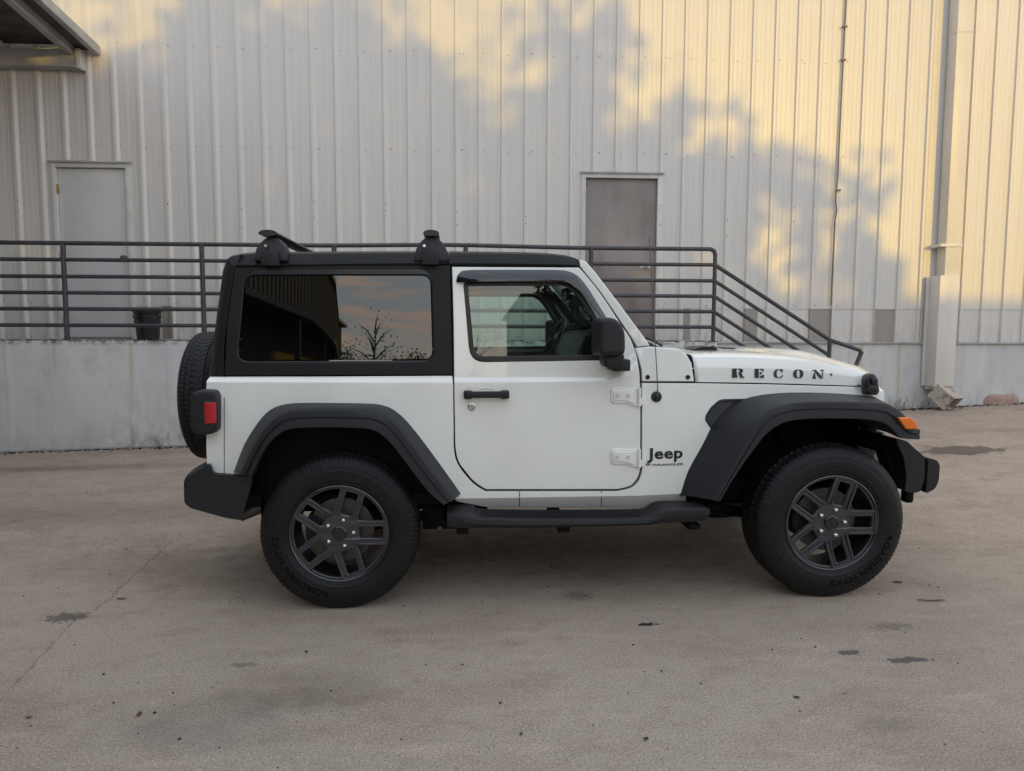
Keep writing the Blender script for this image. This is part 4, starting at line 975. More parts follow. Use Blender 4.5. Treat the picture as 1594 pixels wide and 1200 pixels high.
prism(bm, [(-.55, 0), (.55, 0), (.60, 1), (-.60, 1)], lambda q: (b[0]+.020+(a[0]-b[0])*q[1], q[0]*(1-.07*(q[1])), b[1]+(a[1]-b[1])*q[1]), lambda q: (b[0]+.032+(a[0]-b[0])*q[1], q[0]*(1-.07*q[1]), b[1]+(a[1]-b[1])*q[1]))
part(bm, 'rear_window', 'privacy', smooth=0)
def roof(top, bot, name, endcap=True):
    bm = bmesh.new(); rows = []
    for t, b_ in zip(top, bot):
        b2 = JS(*b_); y0 = hw(*b2); t2 = JP(t[0], t[1], y0-.045)
        h_ = t2[1]-b2[1]
        row = [(b2[0], -(y0-.05), b2[1]-.01), (b2[0], -(y0-.002), b2[1]), (b2[0], -(y0+.002), b2[1]+h_*.12), (b2[0]*.5+t2[0]*.5, -(y0-.010), b2[1]+h_*.55), (t2[0], -(y0-.022), b2[1]+h_*.86), (t2[0], -(y0-.045), t2[1]), (t2[0], -(y0-.10), t2[1]+.008), (t2[0], -.35, t2[1]+.020), (t2[0], 0, t2[1]+.024)]
        rows.append(row+[(x, -y, z) for x, y, z in reversed(row[:-1])])
    loft(bm, rows, cap=False)
    for r_ in (rows[0], rows[-1]):
        try: bm.faces.new([bm.verts.new(v) for v in r_])
        except Exception: pass
    bmesh.ops.remove_doubles(bm, verts=bm.verts, dist=1e-4)
    return part(bm, name, 'hardtop', smooth=32)
roof([(355, 402.5), (362, 397.5), (374, 395), (392, 393.4), (500, 392.2), (600, 391.8), (697.5, 391.6)], [(362, 415.4), (366, 415), (374, 415), (392, 414.8), (500, 413.8), (600, 412.6), (697.8, 411.2)], 'hardtop_roof')
roof([(698.6, 391.8), (760, 392.3), (824, 393.4), (860, 395.2), (882, 397.8), (896, 401.6), (902.5, 406)], [(699, 412.2), (760, 412.4), (824, 412.9), (860, 413.4), (882, 413.9), (895, 414.3), (901.5, 414.8)], 'front_roof_panel')
bm = bmesh.new()
for pl in ([(366, 415.4), (374.8, 396)],):
    a = JS(*pl[0]); b = JS(*pl[1]); prism(bm, [a, (a[0]+.004, a[1]), (b[0]+.004, b[1]), b], lambda q: (q[0], -hw(*q)-.002, q[1]), lambda q: (q[0], -hw(*q)+.03, q[1]))
part(bm, 'roof_seam', 'crease', smooth=0)
# ---- flares
def flare(A, B, C, yB, front):
    n = len(B); rows = []
    for i in range(n):
        b = JP(*B[i], yB); c = JP(*C[i], yB+.012); 
        if i < len(A): a = JS(*A[i]); ya = hw(*a)-.004
        else:
            k = (i-len(A)+1)/(n-len(A)); a0 = JS(*A[-1]); a = (a0[0]+(b[0]-.012-a0[0])*k, a0[1]+(b[1]+.012-a0[1])*(k**.8)); ya = hw(*a0)-.10-.10*k
        bc = Vector((c[0]-b[0], c[1]-b[1])); nb = bc.length
        L_ = lambda k, y: (b[0]+bc.x*k, -y, b[1]+bc.y*k)
        ax, az = a
        m1 = (ax*.5+b[0]*.5, -(ya*.5+yB*.5), az*.5+b[1]*.5+.006)
        rows.append([(ax, -(ya-.02), az-.004), (ax, -ya, az), (ax*.97+b[0]*.03, -(ya*.97+yB*.03), az*.985+b[1]*.015+.006), m1, (b[0]*.93+ax*.07, -(yB*.93+ya*.07), b[1]*.93+az*.07+.003), (b[0], -(yB+.001), b[1]-.000), L_(.06, yB+.005), L_(.40, yB+.009), L_(.46, yB+.003), L_(.52, yB+.004), L_(.60, yB+.012), L_(.95, yB+.015), L_(1.0, yB+.010), L_(1.0, yB-.01), (b[0]+bc.x*.85, -(yB-.10), b[1]+bc.y*.85), (b[0]+bc.x*.7, -(hw(b[0], .8)-.05), b[1]+bc.y*.7)])
    cols = [crom(c_, 3) for c_ in zip(*rows)]
    bm = bmesh.new(); V = loft(bm, [list(r_) for r_ in zip(*cols)])
    for r_ in (V[0], V[-1]):
        try: bm.faces.new(r_)
        except Exception: pass
    return bm
both(flare(A_F, B_F, C_F, .920, True), 'front_flare', 'plastic', smooth=30)
both(flare(A_R, B_R, C_R, .905, False), 'rear_flare', 'plastic', smooth=30)
# wheel wells
def well(C, y_in, yo):
    bm = bmesh.new(); pts_ = [JP(*c, .93) for c in C]; cxm = sum(p[0] for p in pts_)/len(pts_)
    pts_ = [(pts_[0][0]-(.0), .38)]+pts_+[(pts_[-1][0], .38)]
    loft(bm, [[(x, -yo, z+.012) for x, z in pts_], [(x, -y_in, z+.012) for x, z in pts_]])
    bm.faces.new([bm.verts.new((x, -y_in, z+.012)) for x, z in pts_]); return bm
both(well(C_R, .42, .80), 'wheel_well', 'dark', smooth=30); both(well(C_F[:11], .40, .74), 'wheel_well', 'dark', smooth=30)
# wing vent
vp = [(1097.5, 654), (1098.5, 646), (1106, 634), (1119, 622.5), (1126, 621), (1161, 620.5), (1146, 629), (1130, 641), (1107, 668)]
bm = panel([rpx(vp, 3), rpx([(1100.5, 653), (1101.5, 647.5), (1108, 637), (1120, 626), (1138, 624.5), (1124, 640), (1107.5, 661)], 2)], thick=.012, bev=.002, off=.004); v1, v2 = both(bm, 'wing_vent', 'satin', smooth=40)
bm = panel([[(1099, 654), (1100, 646), (1107, 635), (1120, 624), (1145, 623), (1126, 641), (1107, 664)]], thick=.002, bev=0, off=.0022); part(bm, 'vent_recess', 'crease', par=v1, smooth=0)
bm = bmesh.new()
for i in range(16):
    for j in range(16):
        px = 1100+i*2.6+(j % 2)*1.3; py = 625+j*2.5
        inside = py > 625+max(0, (1120-px)*1.02) and py < 624.5+ (1142-px)*1.08 and px > 1101+(0 if py < 652 else (py-652)*.5) and py < 662
        if not inside: continue
        c = JS(px, py); yy = hw(*c)+.0042; w_ = .0042
        vs = [bm.verts.new((c[0]+w_*cos(t), -yy, c[1]+w_*sin(t)*.8)) for t in [k*pi/3 for k in range(6)]]; vi = [bm.verts.new((c[0]+w_*.66*cos(t), -yy, c[1]+w_*.66*sin(t)*.8)) for t in [k*pi/3 for k in range(6)]]
        for k in range(6): bm.faces.new((vs[k], vs[(k+1) % 6], vi[(k+1) % 6], vi[k]))
part(bm, 'vent_mesh', 'mesh', par=v1, smooth=0)
# side marker in the flare
bm = bmesh.new(); mk = [JP(x, y, .935) for x, y in rpx([(1396.5, 649.5, 3), (1417, 649.5, 3), (1425, 658, 2), (1427, 667.5, 2), (1409, 668, 3)], 2)]
bm = curve_mesh([mk], .03, .005, 2)
for v in bm.verts: x, z, d = v.co; v.co = (x, -(.930+d), z)
both(bm, 'marker_lamp', 'amber', smooth=40)
# ---- antenna
c = JS(1021.5, 617.5); y0 = hw(*c); bm = bmesh.new(); lathe(bm, [(-y0+.004, .028), (-y0-.004, .028), (-y0-.010, .024), (-y0-.012, .012), (-y0-.024, .009), (-y0-.026, .001)], 24); bmesh.ops.translate(bm, verts=bm.verts, vec=(c[0], 0, c[1])); an = part(bm, 'antenna_base', 'satin', smooth=40)
tp_ = JP(1010.5, 368, y0+.02); bm = bmesh.new(); tube(bm, [(c[0], -y0-.018, c[1]), (c[0]+.001, -y0-.020, c[1]+.05), (tp_[0], -y0-.02, tp_[1])], [.0045, .0026, .0016], 6); part(bm, 'antenna_mast', 'steel', par=an)
# ---- mirror
my = 1.00
mh = rpx([(930.6, 498.5, 5), (940, 493.5, 8), (957, 495.5, 12), (970.5, 513, 12), (971, 545, 8), (968, 553.5, 6), (932, 553.5, 6), (930.5, 548, 4)], 6)
bm = curve_mesh([[JP(*p, my) for p in mh]], .14, .022, 4)
for v in bm.verts:
    x, z, d = v.co; v.co = (x+d*.15, -(my-.06+d), z)
mb = [(940.5, 552, 2), (974, 552.5, 3), (971, 568, 6), (962, 573.3, 6), (944, 572.3, 6), (941, 566, 3)]
b2 = curve_mesh([[JP(*p, my-.03) for p in rpx(mb, 4)]], .12, .012, 3)
for v in b2.verts: x, z, d = v.co; v.co = (x, -(my-.10+d), z)
merge(bm, b2); a = JS(958, 566); box(bm, a[0]-.045, a[0]+.045, -(my-.10), -.765, a[1]-.03, a[1]+.028, .01)
both(bm, 'wing_mirror', 'plastic', smooth=45)
bm = bmesh.new(); a = JP(933, 500, my-.02); b = JP(934, 551, my-.02); box(bm, a[0]-.003, a[0]+.03, -(my-.015), -(my-.10), b[1]+.02, a[1]-.02, .004); both(bm, 'mirror_glass', 'chrome')
# ---- hood latch
a = JP(1345.5, 592, .66); b = JP(1368, 616, .66); yl = hw(*a)
bm = bmesh.new()
lp = rpx([(1346, 590, 4), (1350, 582.5, 4), (1360, 581, 4), (1365.5, 588, 3), (1369.5, 608, 3), (1366, 615, 3), (1346, 614, 3)], 3)
b2 = curve_mesh([[JP(*p, .66) for p in lp]], .05, .008, 2)
for v in b2.verts: x, z, d = v.co; v.co = (x, -(hw(x, 1.05)+.018+d), z)
merge(bm, b2); c = JP(1353, 603, .66); tube(bm, [(c[0]-.06, -(yl+.02), c[1]+.01), (c[0], -(yl+.035), c[1]), (c[0]+.03, -(yl+.05), c[1]+.02)], .006, 8)
box(bm, c[0]-.02, c[0]+.03, -(yl+.062), -(yl+.03), c[1]-.025, c[1]+.012, .006); box(bm, c[0]+.0, c[0]+.035, -(yl+.055), -(yl+.03), c[1]+.02, c[1]+.05, .006)
both(bm, 'hood_latch', 'satin', smooth=40)
# ---- grille and nose
bm = bmesh.new(); gx0 = JP(1374, 620, .58)[0]; zt_ = JP(1366, 603, .6)[1]; zb_ = .66
g_out = [(-.60, zb_), (-.615, .9), (-.60, zt_-.02), (-.56, zt_), (.56, zt_), (.60, zt_-.02), (.615, .9), (.60, zb_)]
holes = [rnd([(cxh-.030, .74), (cxh+.030, .74), (cxh+.034, zt_-.05), (cxh-.034, zt_-.05)], .02) for cxh in [-.27+.09*i for i in range(7)]]
lampc = [[(sx*.45+.092*cos(t), .90+.092*sin(t)) for t in [k*pi/16 for k in range(32)]] for sx in (-1, 1)]
bm = curve_mesh([g_out]+holes+lampc, .05, .006, 2)
for v in bm.verts: y, z, d = v.co; v.co = (gx0-.03+d-(zt_-z)*-.03, y, z)
gr = part(bm, 'grille', 'paint', smooth=35)
bm = bmesh.new(); box(bm, gx0-.08, gx0-.06, -.33, .33, .70, zt_-.03); part(bm, 'radiator_screen', 'dark', par=gr, smooth=0)
for sx in (-1, 1):
    bm = bmesh.new(); lathe(bm, [(0, .090), (.01, .088), (.018, .06), (.021, .001)], 32); bmesh.ops.rotate(bm, verts=bm.verts, matrix=Matrix.Rotation(R(-90), 3, 'Z')); bmesh.ops.translate(bm, verts=bm.verts, vec=(gx0-.03, sx*.45, .90)); part(bm, 'headlight', 'lamp', smooth=40)
bm = bmesh.new(); a = JP(1378, 676, .66); b = JP(1388, 700, .66); box(bm, a[0]-.02, a[0]+.018, -.66, -.60, b[1]+.0, a[1]+.01, .012); part(bm, 'washer_tank', 'whitefan')
# ---- bumpers
bm = bmesh.new()
yb1 = .80
fb_ = [(1394, 681.5), (1412, 686.5), (1424, 698), (1439.5, 711), (1439.5, 745), (1433, 765), (1422, 768), (1409, 765), (1411, 742), (1407, 712), (1398, 694)]
P = [JP(*p, yb1) for p in rpx(fb_, 4)]
prism(bm, P, lambda q: (q[0], -yb1, q[1]), lambda q: (q[0], yb1, q[1]), bev=.01)
bp = part(bm, 'front_bumper', 'plastic', smooth=35)
P = [JP(*p, .70) for p in [(1366, 681), (1400, 684), (1412, 700), (1417, 740), (1415, 765), (1395, 752), (1378, 705)]]; bm = bmesh.new(); prism(bm, P, lambda q: (q[0], -.70, q[1]), lambda q: (q[0], .70, q[1])); part(bm, 'bumper_core', 'dark', par=bp, smooth=0)
P = [JP(*p, .70) for p in rpx([(1438, 711.5, 2), (1461, 714, 4), (1468.3, 722, 4), (1466, 746, 6), (1457, 759, 6), (1434, 765, 2)], 4)]
bm = bmesh.new(); n = 9; rows = []
for i in range(n):
    y = -.74+1.48*i/(n-1); k = 1-.35*(abs(y)/.74)**4; xm_ = P[0][0]; rows.append([(xm_-.02+(q[0]-xm_+.02)*(k if q[0] > xm_+.01 else 1), y, q[1]) for q in P])
loft(bm, rows, closed=True, cap=True); part(bm, 'bumper_beam', 'plastic', par=bp, smooth=35)
bm = bmesh.new(); a = JP(1415, 775, .55); box(bm, a[0]-.05, a[0]+.0, -.60, -.54, a[1]-.02, a[1]+.06, .02); box(bm, a[0]-.05, a[0]+.0, .54, .60, a[1]-.02, a[1]+.06, .02); box(bm, 1.2, a[0], -.45, -.37, .48, .60); box(bm, 1.2, a[0], .37, .45, .48, .60)
part(bm, 'tow_mount', 'dark')
rb = [(324, 722.5), (330, 738.5), (391, 742), (388, 755), (374, 803), (371, 810), (347, 806), (293, 791), (283.5, 783), (282.5, 748), (290, 740)]
P = [JP(*p, .80) for p in rpx(rb, 5)]; bm = bmesh.new()
sil = [JP(*p, .72)[0] for p in ((283, 760),)]
def rbf(q, y, yy):
    return (q[0]+(.05*max(0, (abs(yy)-.66)/.14) if q[0] < P[0][0] else 0)-.0, yy, q[1])
rows = []
for yy in (-.80, -.74, -.64, -.4, 0, .4, .64, .74, .80):
    e = max(0, (abs(yy)-.60)/.20)**2
    rows.append([(q[0]+(.035*e-.025 if q[0] < -1.50 else 0), yy, q[1]) for q in P])
loft(bm, rows, closed=True, cap=True)
rbo = part(bm, 'rear_bumper', 'plastic', smooth=35)
bm = bmesh.new(); a = JP(366, 744, .803); b = JP(353, 805, .803); prism(bm, [a, (a[0]+.004, a[1]), (b[0]+.004, b[1]), b], lambda q: (q[0], -.8015, q[1]), lambda q: (q[0], -.79, q[1])); part(bm, 'bumper_seam', 'crease', par=rbo, smooth=0)
# ---- running boards
tb = [(695, 788), (737, 784.5), (748, 790.5), (1000, 791), (1022, 786), (1034, 778.5), (1098, 778), (1106, 783.5), (1104, 803), (1096, 812), (1010, 818), (900, 822.5), (760, 823.5), (711, 823)]
YB = .895
P = lambda px, py, y=YB: JP(px, py, y)
st_ = [(696, 790, 786, 800, 822), (712, 789, 785, 802, 824), (738, 789, 785, 806, 824), (752, 796, 791.5, 808, 824), (850, 798.5, 793, 810, 823.5), (990, 797, 792, 809, 820), (1020, 791, 788, 803, 818), (1036, 783, 780, 795, 816), (1095, 783, 779.5, 792, 812.5), (1105, 786, 783, 793, 804)]
rows = []
for px, ytop, yin, yedge, ybot in st_:
    x, ze = P(px, yedge); _, zb2 = P(px, ybot); zi = JP(px, yin, .76)[1]
    rows.append([(x, -.72, zi-.012), (x, -.76, zi), (x, -.80, zi*.75+ze*.25), (x, -.85, zi*.3+ze*.7), (x, -(YB-.012), ze+.004), (x, -(YB), ze-.004), (x, -(YB+.003), (ze+zb2)/2), (x, -(YB-.012), zb2+.003), (x, -(YB-.03), zb2), (x, -.74, zb2)])
bm = bmesh.new(); cols = [crom(c_, 3) for c_ in zip(*rows)]; loft(bm, [list(r_) for r_ in zip(*cols)], closed=True, cap=True)
r1, r2 = both(bm, 'running_board', 'plastic', smooth=32)
bm = bmesh.new(); xa_ = P(752, 800)[0]; xb_ = P(1008, 800)[0]; n = 46                                    # anti-slip nubs on the step
for i in range(n):
    for j in range(4):
        x = xa_+(xb_-xa_)*(i+.5*(j % 2))/n; yy = .79+.022*j
        px_t = 0
        zz = None
        for (r0_, r1_) in zip(cols[2], cols[2][1:]):
            if r0_.x <= x <= r1_.x: zz = 1
        k = (x-rows[3][1][0])/(rows[5][1][0]-rows[3][1][0])
        zi = rows[3][1][2]*(1-k)+rows[5][1][2]*k; ze = rows[3][4][2]*(1-k)+rows[5][4][2]*k
        f = (yy-.76)/(YB-.012-.76); zz = zi*(1-f)+ze*f
        box(bm, x-.009, x+.003, -yy-.007, -yy+.003, zz-.006, zz+.006)
part(bm, 'step_tread', 'plastic', par=r1, smooth=0)
for px in (720, 880, 1085):
    bm = bmesh.new(); x = P(px, 815)[0]; box(bm, x-.03, x+.03, -.86, -.40, .375, .405, .006); part(bm, 'step_bracket', 'dark')
# ---- chassis, axles, exhaust
bm = bmesh.new()
for s in (-1, 1):
    box(bm, -1.62, 1.60, s*.46-.04, s*.46+.04, .44, .56, .01); tube(bm, [(-1.23, s*.45, .30), (-.5, s*.42, .42)], .03, 8); tube(bm, [(1.23, s*.45, .30), (.5, s*.42, .42)], .03, 8)
    tube(bm, [(-1.32, s*.50, .34), (-1.40, s*.46, .95)], .03, 8); tube(bm, [(1.20, s*.52, .34), (1.14, s*.48, 1.0)], .045, 12)
for ax_x, ay_ in ((-1.23, 0), (1.23, .2)):
    tube(bm, [(ax_x, -.70, .385), (ax_x, ay_-.16, .385), (ax_x, ay_-.10, .385), (ax_x, ay_+.10, .385), (ax_x, ay_+.16, .385), (ax_x, .70, .385)], [.04, .045, .12, .12, .045, .04], 14)
for x in (-1.0, -.3, .4, 1.0): box(bm, x-.04, x+.04, -.46, .46, .44, .52)
box(bm, -.35, .45, -.28, .28, .36, .50, .04); box(bm, -1.45, -1.0, -.2, .45, .42, .56, .03)
part(bm, 'chassis', 'dark', smooth=35)
bm = bmesh.new(); a = JP(372, 800, .70); b = JP(412, 785, .70); tube(bm, [(a[0], -.68, a[1]-.01), (b[0], -.68, b[1]-.005), (b[0]+.25, -.60, b[1]+.05)], .034, 16, cap=False); part(bm, 'exhaust_pipe', 'exhaust')
bm = bmesh.new(); c = JP(685, 818, .62); box(bm, c[0]-.09, c[0]+.12, -.66, -.60, c[1]-.01, c[1]+.12, .01);
part(bm, 'frame_mount', 'dark')
bm = bmesh.new(); lathe(bm, [(-.672, .001), (-.672, .011), (-.66, .013)], 12); bmesh.ops.translate(bm, verts=bm.verts, vec=(c[0], 0, c[1])); part(bm, 'frame_bolt', 'steel')
# ---- tail lamps
tl = rpx([(298, 615, 5), (305, 608.5, 6), (320, 606.8, 5), (336, 608, 5), (339.5, 618, 4), (339.5, 668, 5), (335, 673.5, 4), (317, 677, 6), (302, 672, 6), (298.5, 660, 4)], 5)
tlP = [JP(*p, .80) for p in tl]; b2 = curve_mesh([tlP], .13, .014, 3)
for v in b2.verts: x, z, d = v.co; v.co = (x, -(.765+d), z)
t1, t2 = both(b2, 'tail_lamp', 'plastic', smooth=40)
fr_ = [JP(*p, .83) for p in rpx([(315.5, 623, 2), (338.6, 623.5, 2), (338.8, 661, 2), (317, 662, 2)], 2)]; b3 = curve_mesh([fr_], .006, .001, 1)
for v in b3.verts: x, z, d = v.co; v.co = (x, -(.8293+d), z)
q1, q2 = both(b3, 'lens_frame', 'crease', smooth=40); q1.parent = t1; q2.parent = t2
rl_ = [JP(*p, .83) for p in rpx([(318, 626, 2), (337, 626.5, 2), (337.5, 658.5, 2), (319.5, 659.5, 2)], 2)]
b2 = curve_mesh([rl_], .012, .003, 2)
for v in b2.verts: x, z, d = v.co; v.co = (x, -(.8295+d), z)
o1, o2 = both(b2, 'red_lens', 'red', smooth=40); o1.parent = t1; o2.parent = t2
# ---- wheels
HUBY = .60
def tyre_bm(Rt=.390, Wt=.245, seg=480, flat=True):
    prof = []
    rimr = .222
    pr_ = [(-.098, .234), (-.110, .241), (-.114, .246), (-.1175, .254), (-.1165, .256), (-.119, .259), (-.122, .270), (-.1238, .276), (-.1228, .278), (-.1240, .281), (-.1245, .290), (-.1245, .312), (-.1238, .3225), (-.1225, .324), (-.1232, .326), (-.1222, .332), (-.119, .345), (-.113, .358), (-.1075, .368), (-.101, .377), (-.094, .3835), (-.085, .3885), (-.074, .3915), (-.070, .3925),
           (-.064, .3925), (-.058, .393), (-.044, .3935), (-.040, .3935), (-.034, .3935), (-.018, .394), (-.013, .394), (-.007, .394), (0, .394)]
    pr_ = pr_+[(-a, r_) for a, r_ in reversed(pr_[:-1])]
    n_ = len(pr_)
    def fn(i, j, a, ax, r_):
        k = abs(ax); mm = i if i < n_/2 else n_-1-i; ph = j % 5; ph2 = (j+2) % 5 if i > n_/2 else ph
        mm -= 7
        if mm in (15, 16): r_ -= .0075                # circumferential groove
        if mm in (19, 20): r_ -= .0085
        if mm in (22, 23) and False: r_ -= .004
        if mm in (7, 8) and ((j*7) % 10 < 3): ax *= .985
        if 9 <= mm <= 14:                              # shoulder lugs
            if ph2 == 0: r_ -= (.0052 if mm > 12 else .0028 if mm > 10 else .0014)
            elif mm in (9, 10) and (j//5) % 2: ax *= 1.006
        if mm in (17, 18):
            if (j+mm*2) % 6 == 0: r_ -= .006
        if mm in (21, 22, 23, 24):
            if (j+mm) % 7 == 0: r_ -= .005
        return ax, r_*(Rt/.394)
    bm = bmesh.new(); lathe(bm, pr_, seg, fn=fn)
    return bm
def rot_text(bm, s, r_, a_start, size, y, clockwise=True, sx=1.0):
    b_ = text_mesh(s, size, ext=.0008, offset=.0008, align='LEFT', sp=1.08)
    for v in b_.verts:
        a = a_start-v.co.x*sx/r_; rr_ = r_+v.co.y; v.co = (rr_*cos(a), y-v.co.z, rr_*sin(a))
    return b_
def rim_face():
    Ro = .2235
    outer = [(Ro*cos(t), Ro*sin(t)) for t in [k*2*pi/96 for k in range(96)]]
    holes = []
    for k in range(5):
        a = k*2*pi/5; ca, sa = cos(a), sin(a); rot = lambda p: (p[0]*ca-p[1]*sa, p[0]*sa+p[1]*ca)
        holes.append([rot(p) for p in rnd([(.088, -.025), (.196, -.027), (.196, .027), (.088, .025)], .009, 3)])
        b = a+pi/5; cb, sb = cos(b), sin(b); rot2 = lambda p: (p[0]*cb-p[1]*sb, p[0]*sb+p[1]*cb)
        # triangle between neighbouring double spokes
        Rr = .206; hwk = .0555; tv = []
        lim = math.asin(hwk/Rr); a0 = -(pi/5-lim)
        arc = [(Rr*cos(a0+(-2*a0)*i/10), Rr*sin(a0+(-2*a0)*i/10)) for i in range(11)]
        tip = (hwk/sin(pi/5)+.006, 0)
        holes.append([rot2(p) for p in rnd([(*tip, .008)]+[(*arc[0], .008)]+[(*p, 0) for p in arc[1:-1]]+[(*arc[-1], .008)], 0, 3)])
    return outer, holes
def make_wheel(x, y, z, rz, name='wheel', par=car, spin=0, text=None):
    W_ = thing(name, None, None, (x, y, z), rz); W_.parent = par
    t = finish(tyre_bm(), 'tyre', M['tyre'], W_, smooth=50); t.location.y = -.0
    # y = -.1225 is the outer face
    outer, holes = rim_face()
    bm = curve_mesh([outer]+holes, .020, .0035, 2)
    for v in bm.verts: x_, z_, d = v.co; r_ = sqrt(x_*x_+z_*z_); v.co = (x_, -(.088+d-.010*(1-min(1, r_/.2))**2*2), z_)
    bmesh.ops.recalc_face_normals(bm, faces=bm.faces)
    # raised edges of each double spoke
    for k in range(5):
        a = k*2*pi/5; ca, sa = cos(a), sin(a)
        rot = lambda p: (p[0]*ca-p[1]*sa, p[0]*sa+p[1]*ca)
        U = [(.092, .057), (.213, .057), (.219, .030), (.2205, 0), (.219, -.030), (.213, -.057), (.092, -.057), (.078, -.050), (.100, -.046), (.205, -.046), (.208, 0), (.205, .046), (.100, .046), (.078, .050)]
        b_ = curve_mesh([[rot(p) for p in U]], .012, .0028, 2)
        for v in b_.verts: x_, z_, d = v.co; v.co = (x_, -(.0995+d), z_)
        merge(bm, b_)
        U = [(.078, .034), (.202, .037), (.202, -.037), (.078, -.034), (.082, -.029), (.197, -.031), (.197, .031), (.082, .029)]
        b_ = curve_mesh([[rot(p) for p in U]], .008, .0015, 1)
        for v in b_.verts: x_, z_, d = v.co; v.co = (x_, -(.0965+d), z_)
        merge(bm, b_)
    lathe(bm, [(-.098, .224), (-.108, .2235), (-.110, .220), (-.107, .2165), (-.098, .2155)], 96)
    grow = lambda b_, k=1.072: [setattr(v, 'co', Vector((v.co.x*k, v.co.y-.008, v.co.z*k))) for v in b_.verts]
    grow(bm); rim = finish(bm, 'rim', M['rim'], W_, smooth=35)
    bm = bmesh.new(); lathe(bm, [(-.108, .221), (-.098, .213), (-.075, .208), (-.03, .200), (.06, .198), (.10, .215), (.108, .222)], 72); grow(bm)
    finish(bm, 'rim_barrel', M['rimdark'], W_, smooth=40, recalc=False)
    bm = bmesh.new(); lathe(bm, [(-.090, .034), (-.100, .033), (-.103, .029), (-.103, .027), (-.100, .026), (-.100, .001)], 40)
    for k, (u, v_) in enumerate(((-.006, .012), (.004, .004), (-.003, -.010))): box(bm, u-.006, u+.006, -.1015, -.099, v_-.004, v_+.004, .001)
    grow(bm)
    finish(bm, 'hub_cap', M['gloss'], W_, smooth=30)
    for k in range(5):
        a = k*2*pi/5+R(1.5); bm = bmesh.new(); lathe(bm, [(-.080, .0135), (-.100, .0130), (-.106, .0095), (-.109, .005), (-.1095, .0005)], 12)
        bmesh.ops.translate(bm, verts=bm.verts, vec=(.067*cos(a), -.008, .067*sin(a))); finish(bm, 'lug_nut', M['chrome'], W_, smooth=40)
    bm = bmesh.new(); lathe(bm, [(-.035, .07), (-.035, .160), (-.01, .160), (-.01, .07)], 48); lathe(bm, [(-.08, .001), (-.08, .07), (-.035, .075)], 32)
    finish(bm, 'brake_disc', M['steel'], W_, smooth=35)
    bm = bmesh.new(); prism(bm, [(.175*cos(t), .175*sin(t)) for t in [R(150+8*k) for k in range(8)]]+[(.10*cos(t), .10*sin(t)) for t in [R(206-8*k) for k in range(8)]], lambda q: (q[0], -.055, q[1]), lambda q: (q[0], .02, q[1]), bev=.006)
    finish(bm, 'brake_caliper', M['rimdark'], W_, smooth=35)
    if text:
        ang = R(text)
        b_ = rot_text(None, 'ROADIAN HTX2', .290, ang, .038, -.1256, sx=1.35)
        finish(b_, 'sidewall_lettering', M['greyletter'], W_, smooth=0)
    return W_
ZW = .386; YWH = .740
make_wheel(-1.238, -.715, ZW-.003, 0, text=-100); fwl = make_wheel(1.244, -YWH, ZW+.010, 0, text=-12); fwl.scale = (1.03, 1.03, 1.03)
make_wheel(-1.24, YWH, ZW, pi); make_wheel(1.242, YWH, ZW, pi)
sp_c = JP(300, 619, 0)
sx_ = JP(274.5, 628, 0)[0]
sx_ = -2.172
SP = make_wheel(sx_+.118, 0, .985, -pi/2, name='spare_wheel'); SP.scale = (.95, .95, .95)
bm = bmesh.new(); box(bm, sx_+.14, sx_+.32, -.10, .10, .75, 1.05, .02); part(bm, 'spare_mount', 'dark')
# ---- roof bars
ZR = JS(500, 413)[1]
def rack(tow, clamp, bar, name_y=.73):
    bm = bmesh.new(); (x0p, x1p, yb_, yt_) = tow
    a = JP(x0p, yb_, .72); b = JP(x1p, yt_, .72); cxp = (a[0]+b[0])/2; hwid = (b[0]-a[0])/2; hh = b[1]-a[1]
    P_ = [(cxp-hwid, a[1]), (cxp-hwid, a[1]+hh*.18), (cxp-hwid*.92, a[1]+hh*.45), (cxp-hwid*.72, a[1]+hh*.70), (cxp-hwid*.38, a[1]+hh*.92), (cxp, a[1]+hh), (cxp+hwid*.38, a[1]+hh*.92), (cxp+hwid*.72, a[1]+hh*.70), (cxp+hwid*.92, a[1]+hh*.45), (cxp+hwid, a[1]+hh*.18), (cxp+hwid, a[1])]
    b2 = curve_mesh([P_], .085, .008, 2)
    for v in b2.verts: x, z, d = v.co; v.co = (x, -(.700+d-(z-a[1])*.25), z)
    c0 = JP(clamp[0], clamp[3], .76); c1 = JP(clamp[1], clamp[2], .76)
    box(b2, c0[0], c1[0], -.775, -.735, c0[1], c1[1], .005)
    box(b2, cxp-hwid-.004, cxp+hwid+.004, -.742, -.66, a[1]-.006, a[1]+.003, .002)
    return b2, cxp, a[1]+hh
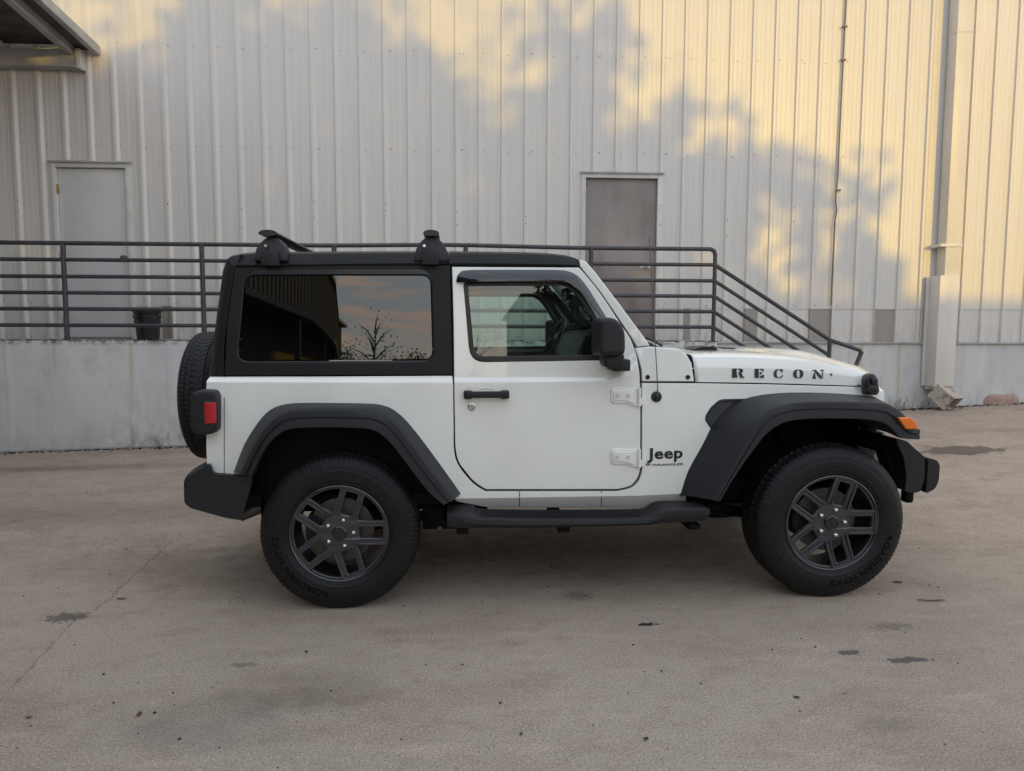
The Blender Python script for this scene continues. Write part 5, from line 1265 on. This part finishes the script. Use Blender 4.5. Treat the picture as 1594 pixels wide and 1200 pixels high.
for tow, clamp, bar in (((397.5, 447.5, 404, 368), (407, 434.5, 391, 413.5), (405.7, 433, 359, 370)), ((646, 697, 404.5, 367), (656.5, 683, 389, 412), (659.7, 683, 359, 369.5))):
    rk = thing('roof_bar', None, None, (0, 0, 0)); rk.parent = car
    b2, cxp, zt2 = rack(tow, clamp, bar)
    e0 = JP(bar[0], bar[3], .70); e1 = JP(bar[1], bar[2], .70); xm_ = (e0[0]+e1[0])/2; w_ = (e1[0]-e0[0])/2*1.05; zc = (e0[1]+e1[1])/2; t_ = (e1[1]-e0[1])/2
    for bmx, nm in ((b2, 'foot'), (mirrored(b2), 'foot')): pass
    m2 = mirrored(b2); finish(b2, 'foot', M['plastic'], rk, smooth=35); finish(m2, 'foot', M['plastic'], rk, smooth=35)
    c = JP((tow[0]+tow[1])/2-(9 if tow[0] < 500 else 11), 382.5, .745); bm = bmesh.new(); lathe(bm, [(-.748, .0005), (-.748, .007), (-.735, .008)], 14); bmesh.ops.translate(bm, verts=bm.verts, vec=(c[0], 0, c[1])); finish(bm, 'lock', M['chrome'], rk, smooth=40)
    P_ = [(xm_+w_*cos(t), zc+t_*sin(t)*(1 if sin(t) > 0 else .75)) for t in [k*2*pi/28 for k in range(28)]]
    bm = bmesh.new(); prism(bm, P_, lambda q: (q[0], -.735, q[1]), lambda q: (q[0], .735, q[1])); finish(bm, 'crossbar', M['satin'], rk, smooth=50)
# ---- interior
bm = bmesh.new()
dp = [JP(*q, 0) for q in ((866, 600), (869, 545), (884, 516), (930, 512), (985, 538), (985, 600))]
prism(bm, dp, lambda q: (q[0], -.66, q[1]), lambda q: (q[0], .66, q[1]), bev=.015)
pc = JP(900, 515, -.37); prism(bm, [(pc[0]-.14, pc[1]-.08), (pc[0]-.10, pc[1]+.03), (pc[0]-.02, pc[1]+.05), (pc[0]+.10, pc[1]-.02), (pc[0]+.05, pc[1]-.1)], lambda q: (q[0], .18, q[1]), lambda q: (q[0], .56, q[1]), bev=.015)
part(bm, 'dashboard', 'satin', smooth=35)
tpw = JP(878, 498, -.37); btw = JP(846, 566, -.37)
bm = bmesh.new(); dv = Vector((tpw[0]-btw[0], 0, tpw[1]-btw[1])).normalized(); tp3 = Vector((tpw[0], .37, tpw[1])); cc = tp3-dv*.185; u_ = Vector((0, 1, 0)); ax_ = u_.cross(dv).normalized()
if ax_.x > 0: ax_ = -ax_
ringp = [cc+(u_*cos(t)+dv*sin(t))*.185 for t in [k*2*pi/40 for k in range(41)]]; tube(bm, ringp, .016, 10)
for t in (0, pi, -pi/2): tube(bm, [cc-ax_*.02, cc+(u_*cos(t)+dv*sin(t))*.18], .014, 8)
bmesh.ops.create_icosphere(bm, subdivisions=2, radius=.055, matrix=Matrix.Translation(cc-ax_*.01)); tube(bm, [cc-ax_*.02, cc-ax_*.22], .03, 10)
part(bm, 'steering_wheel', 'satin', smooth=50)
for sy in (-.37, .37):
    bm = bmesh.new(); box(bm, -.80, -.30, sy-.25, sy+.25, .66, .84, .05); T_ = Matrix.Translation((-.80, sy, .80)) @ Matrix.Rotation(R(-14), 4, 'Y')
    box(bm, -.09, .06, -.24, .24, -.02, .56, .06, M4=T_); box(bm, -.07, .04, -.13, .13, .59, .76, .04, M4=T_)
    part(bm, 'front_seat', 'fabric', smooth=45)
bm = bmesh.new(); box(bm, -1.50, -1.10, -.45, .45, .66, .82, .05); box(bm, -1.60, -1.48, -.45, .45, .74, 1.34, .05); part(bm, 'rear_seat', 'fabric', smooth=45)
bm = bmesh.new(); zr = 1.665
for sg in (-1, 1):
    tube(bm, [(-.82, sg*.64, .6), (-.86, sg*.62, 1.5), (-.84, sg*.60, zr), (-.16, sg*.60, zr-.01), (.0, sg*.62, 1.60), (.24, sg*.64, 1.32)], .026, 10); tube(bm, [(-.84, sg*.60, zr), (-1.60, sg*.58, zr-.03), (-1.72, sg*.60, 1.05)], .026, 10)
tube(bm, [(-.85, -.60, zr), (-.85, .60, zr)], .026, 10); tube(bm, [(-1.58, -.58, zr-.03), (-1.58, .58, zr-.03)], .026, 10)
part(bm, 'roll_bar', 'fabric', smooth=50)
bm = bmesh.new(); box(bm, -.02, .02, -.11, .11, 1.55, 1.62, .01); tube(bm, [(.02, 0, 1.60), (.09, 0, 1.64)], .008, 6); part(bm, 'inside_mirror', 'satin')
bm = bmesh.new(); box(bm, -1.70, -.08, -.64, .64, 1.695, 1.705); part(bm, 'headliner', 'fabric', smooth=0)
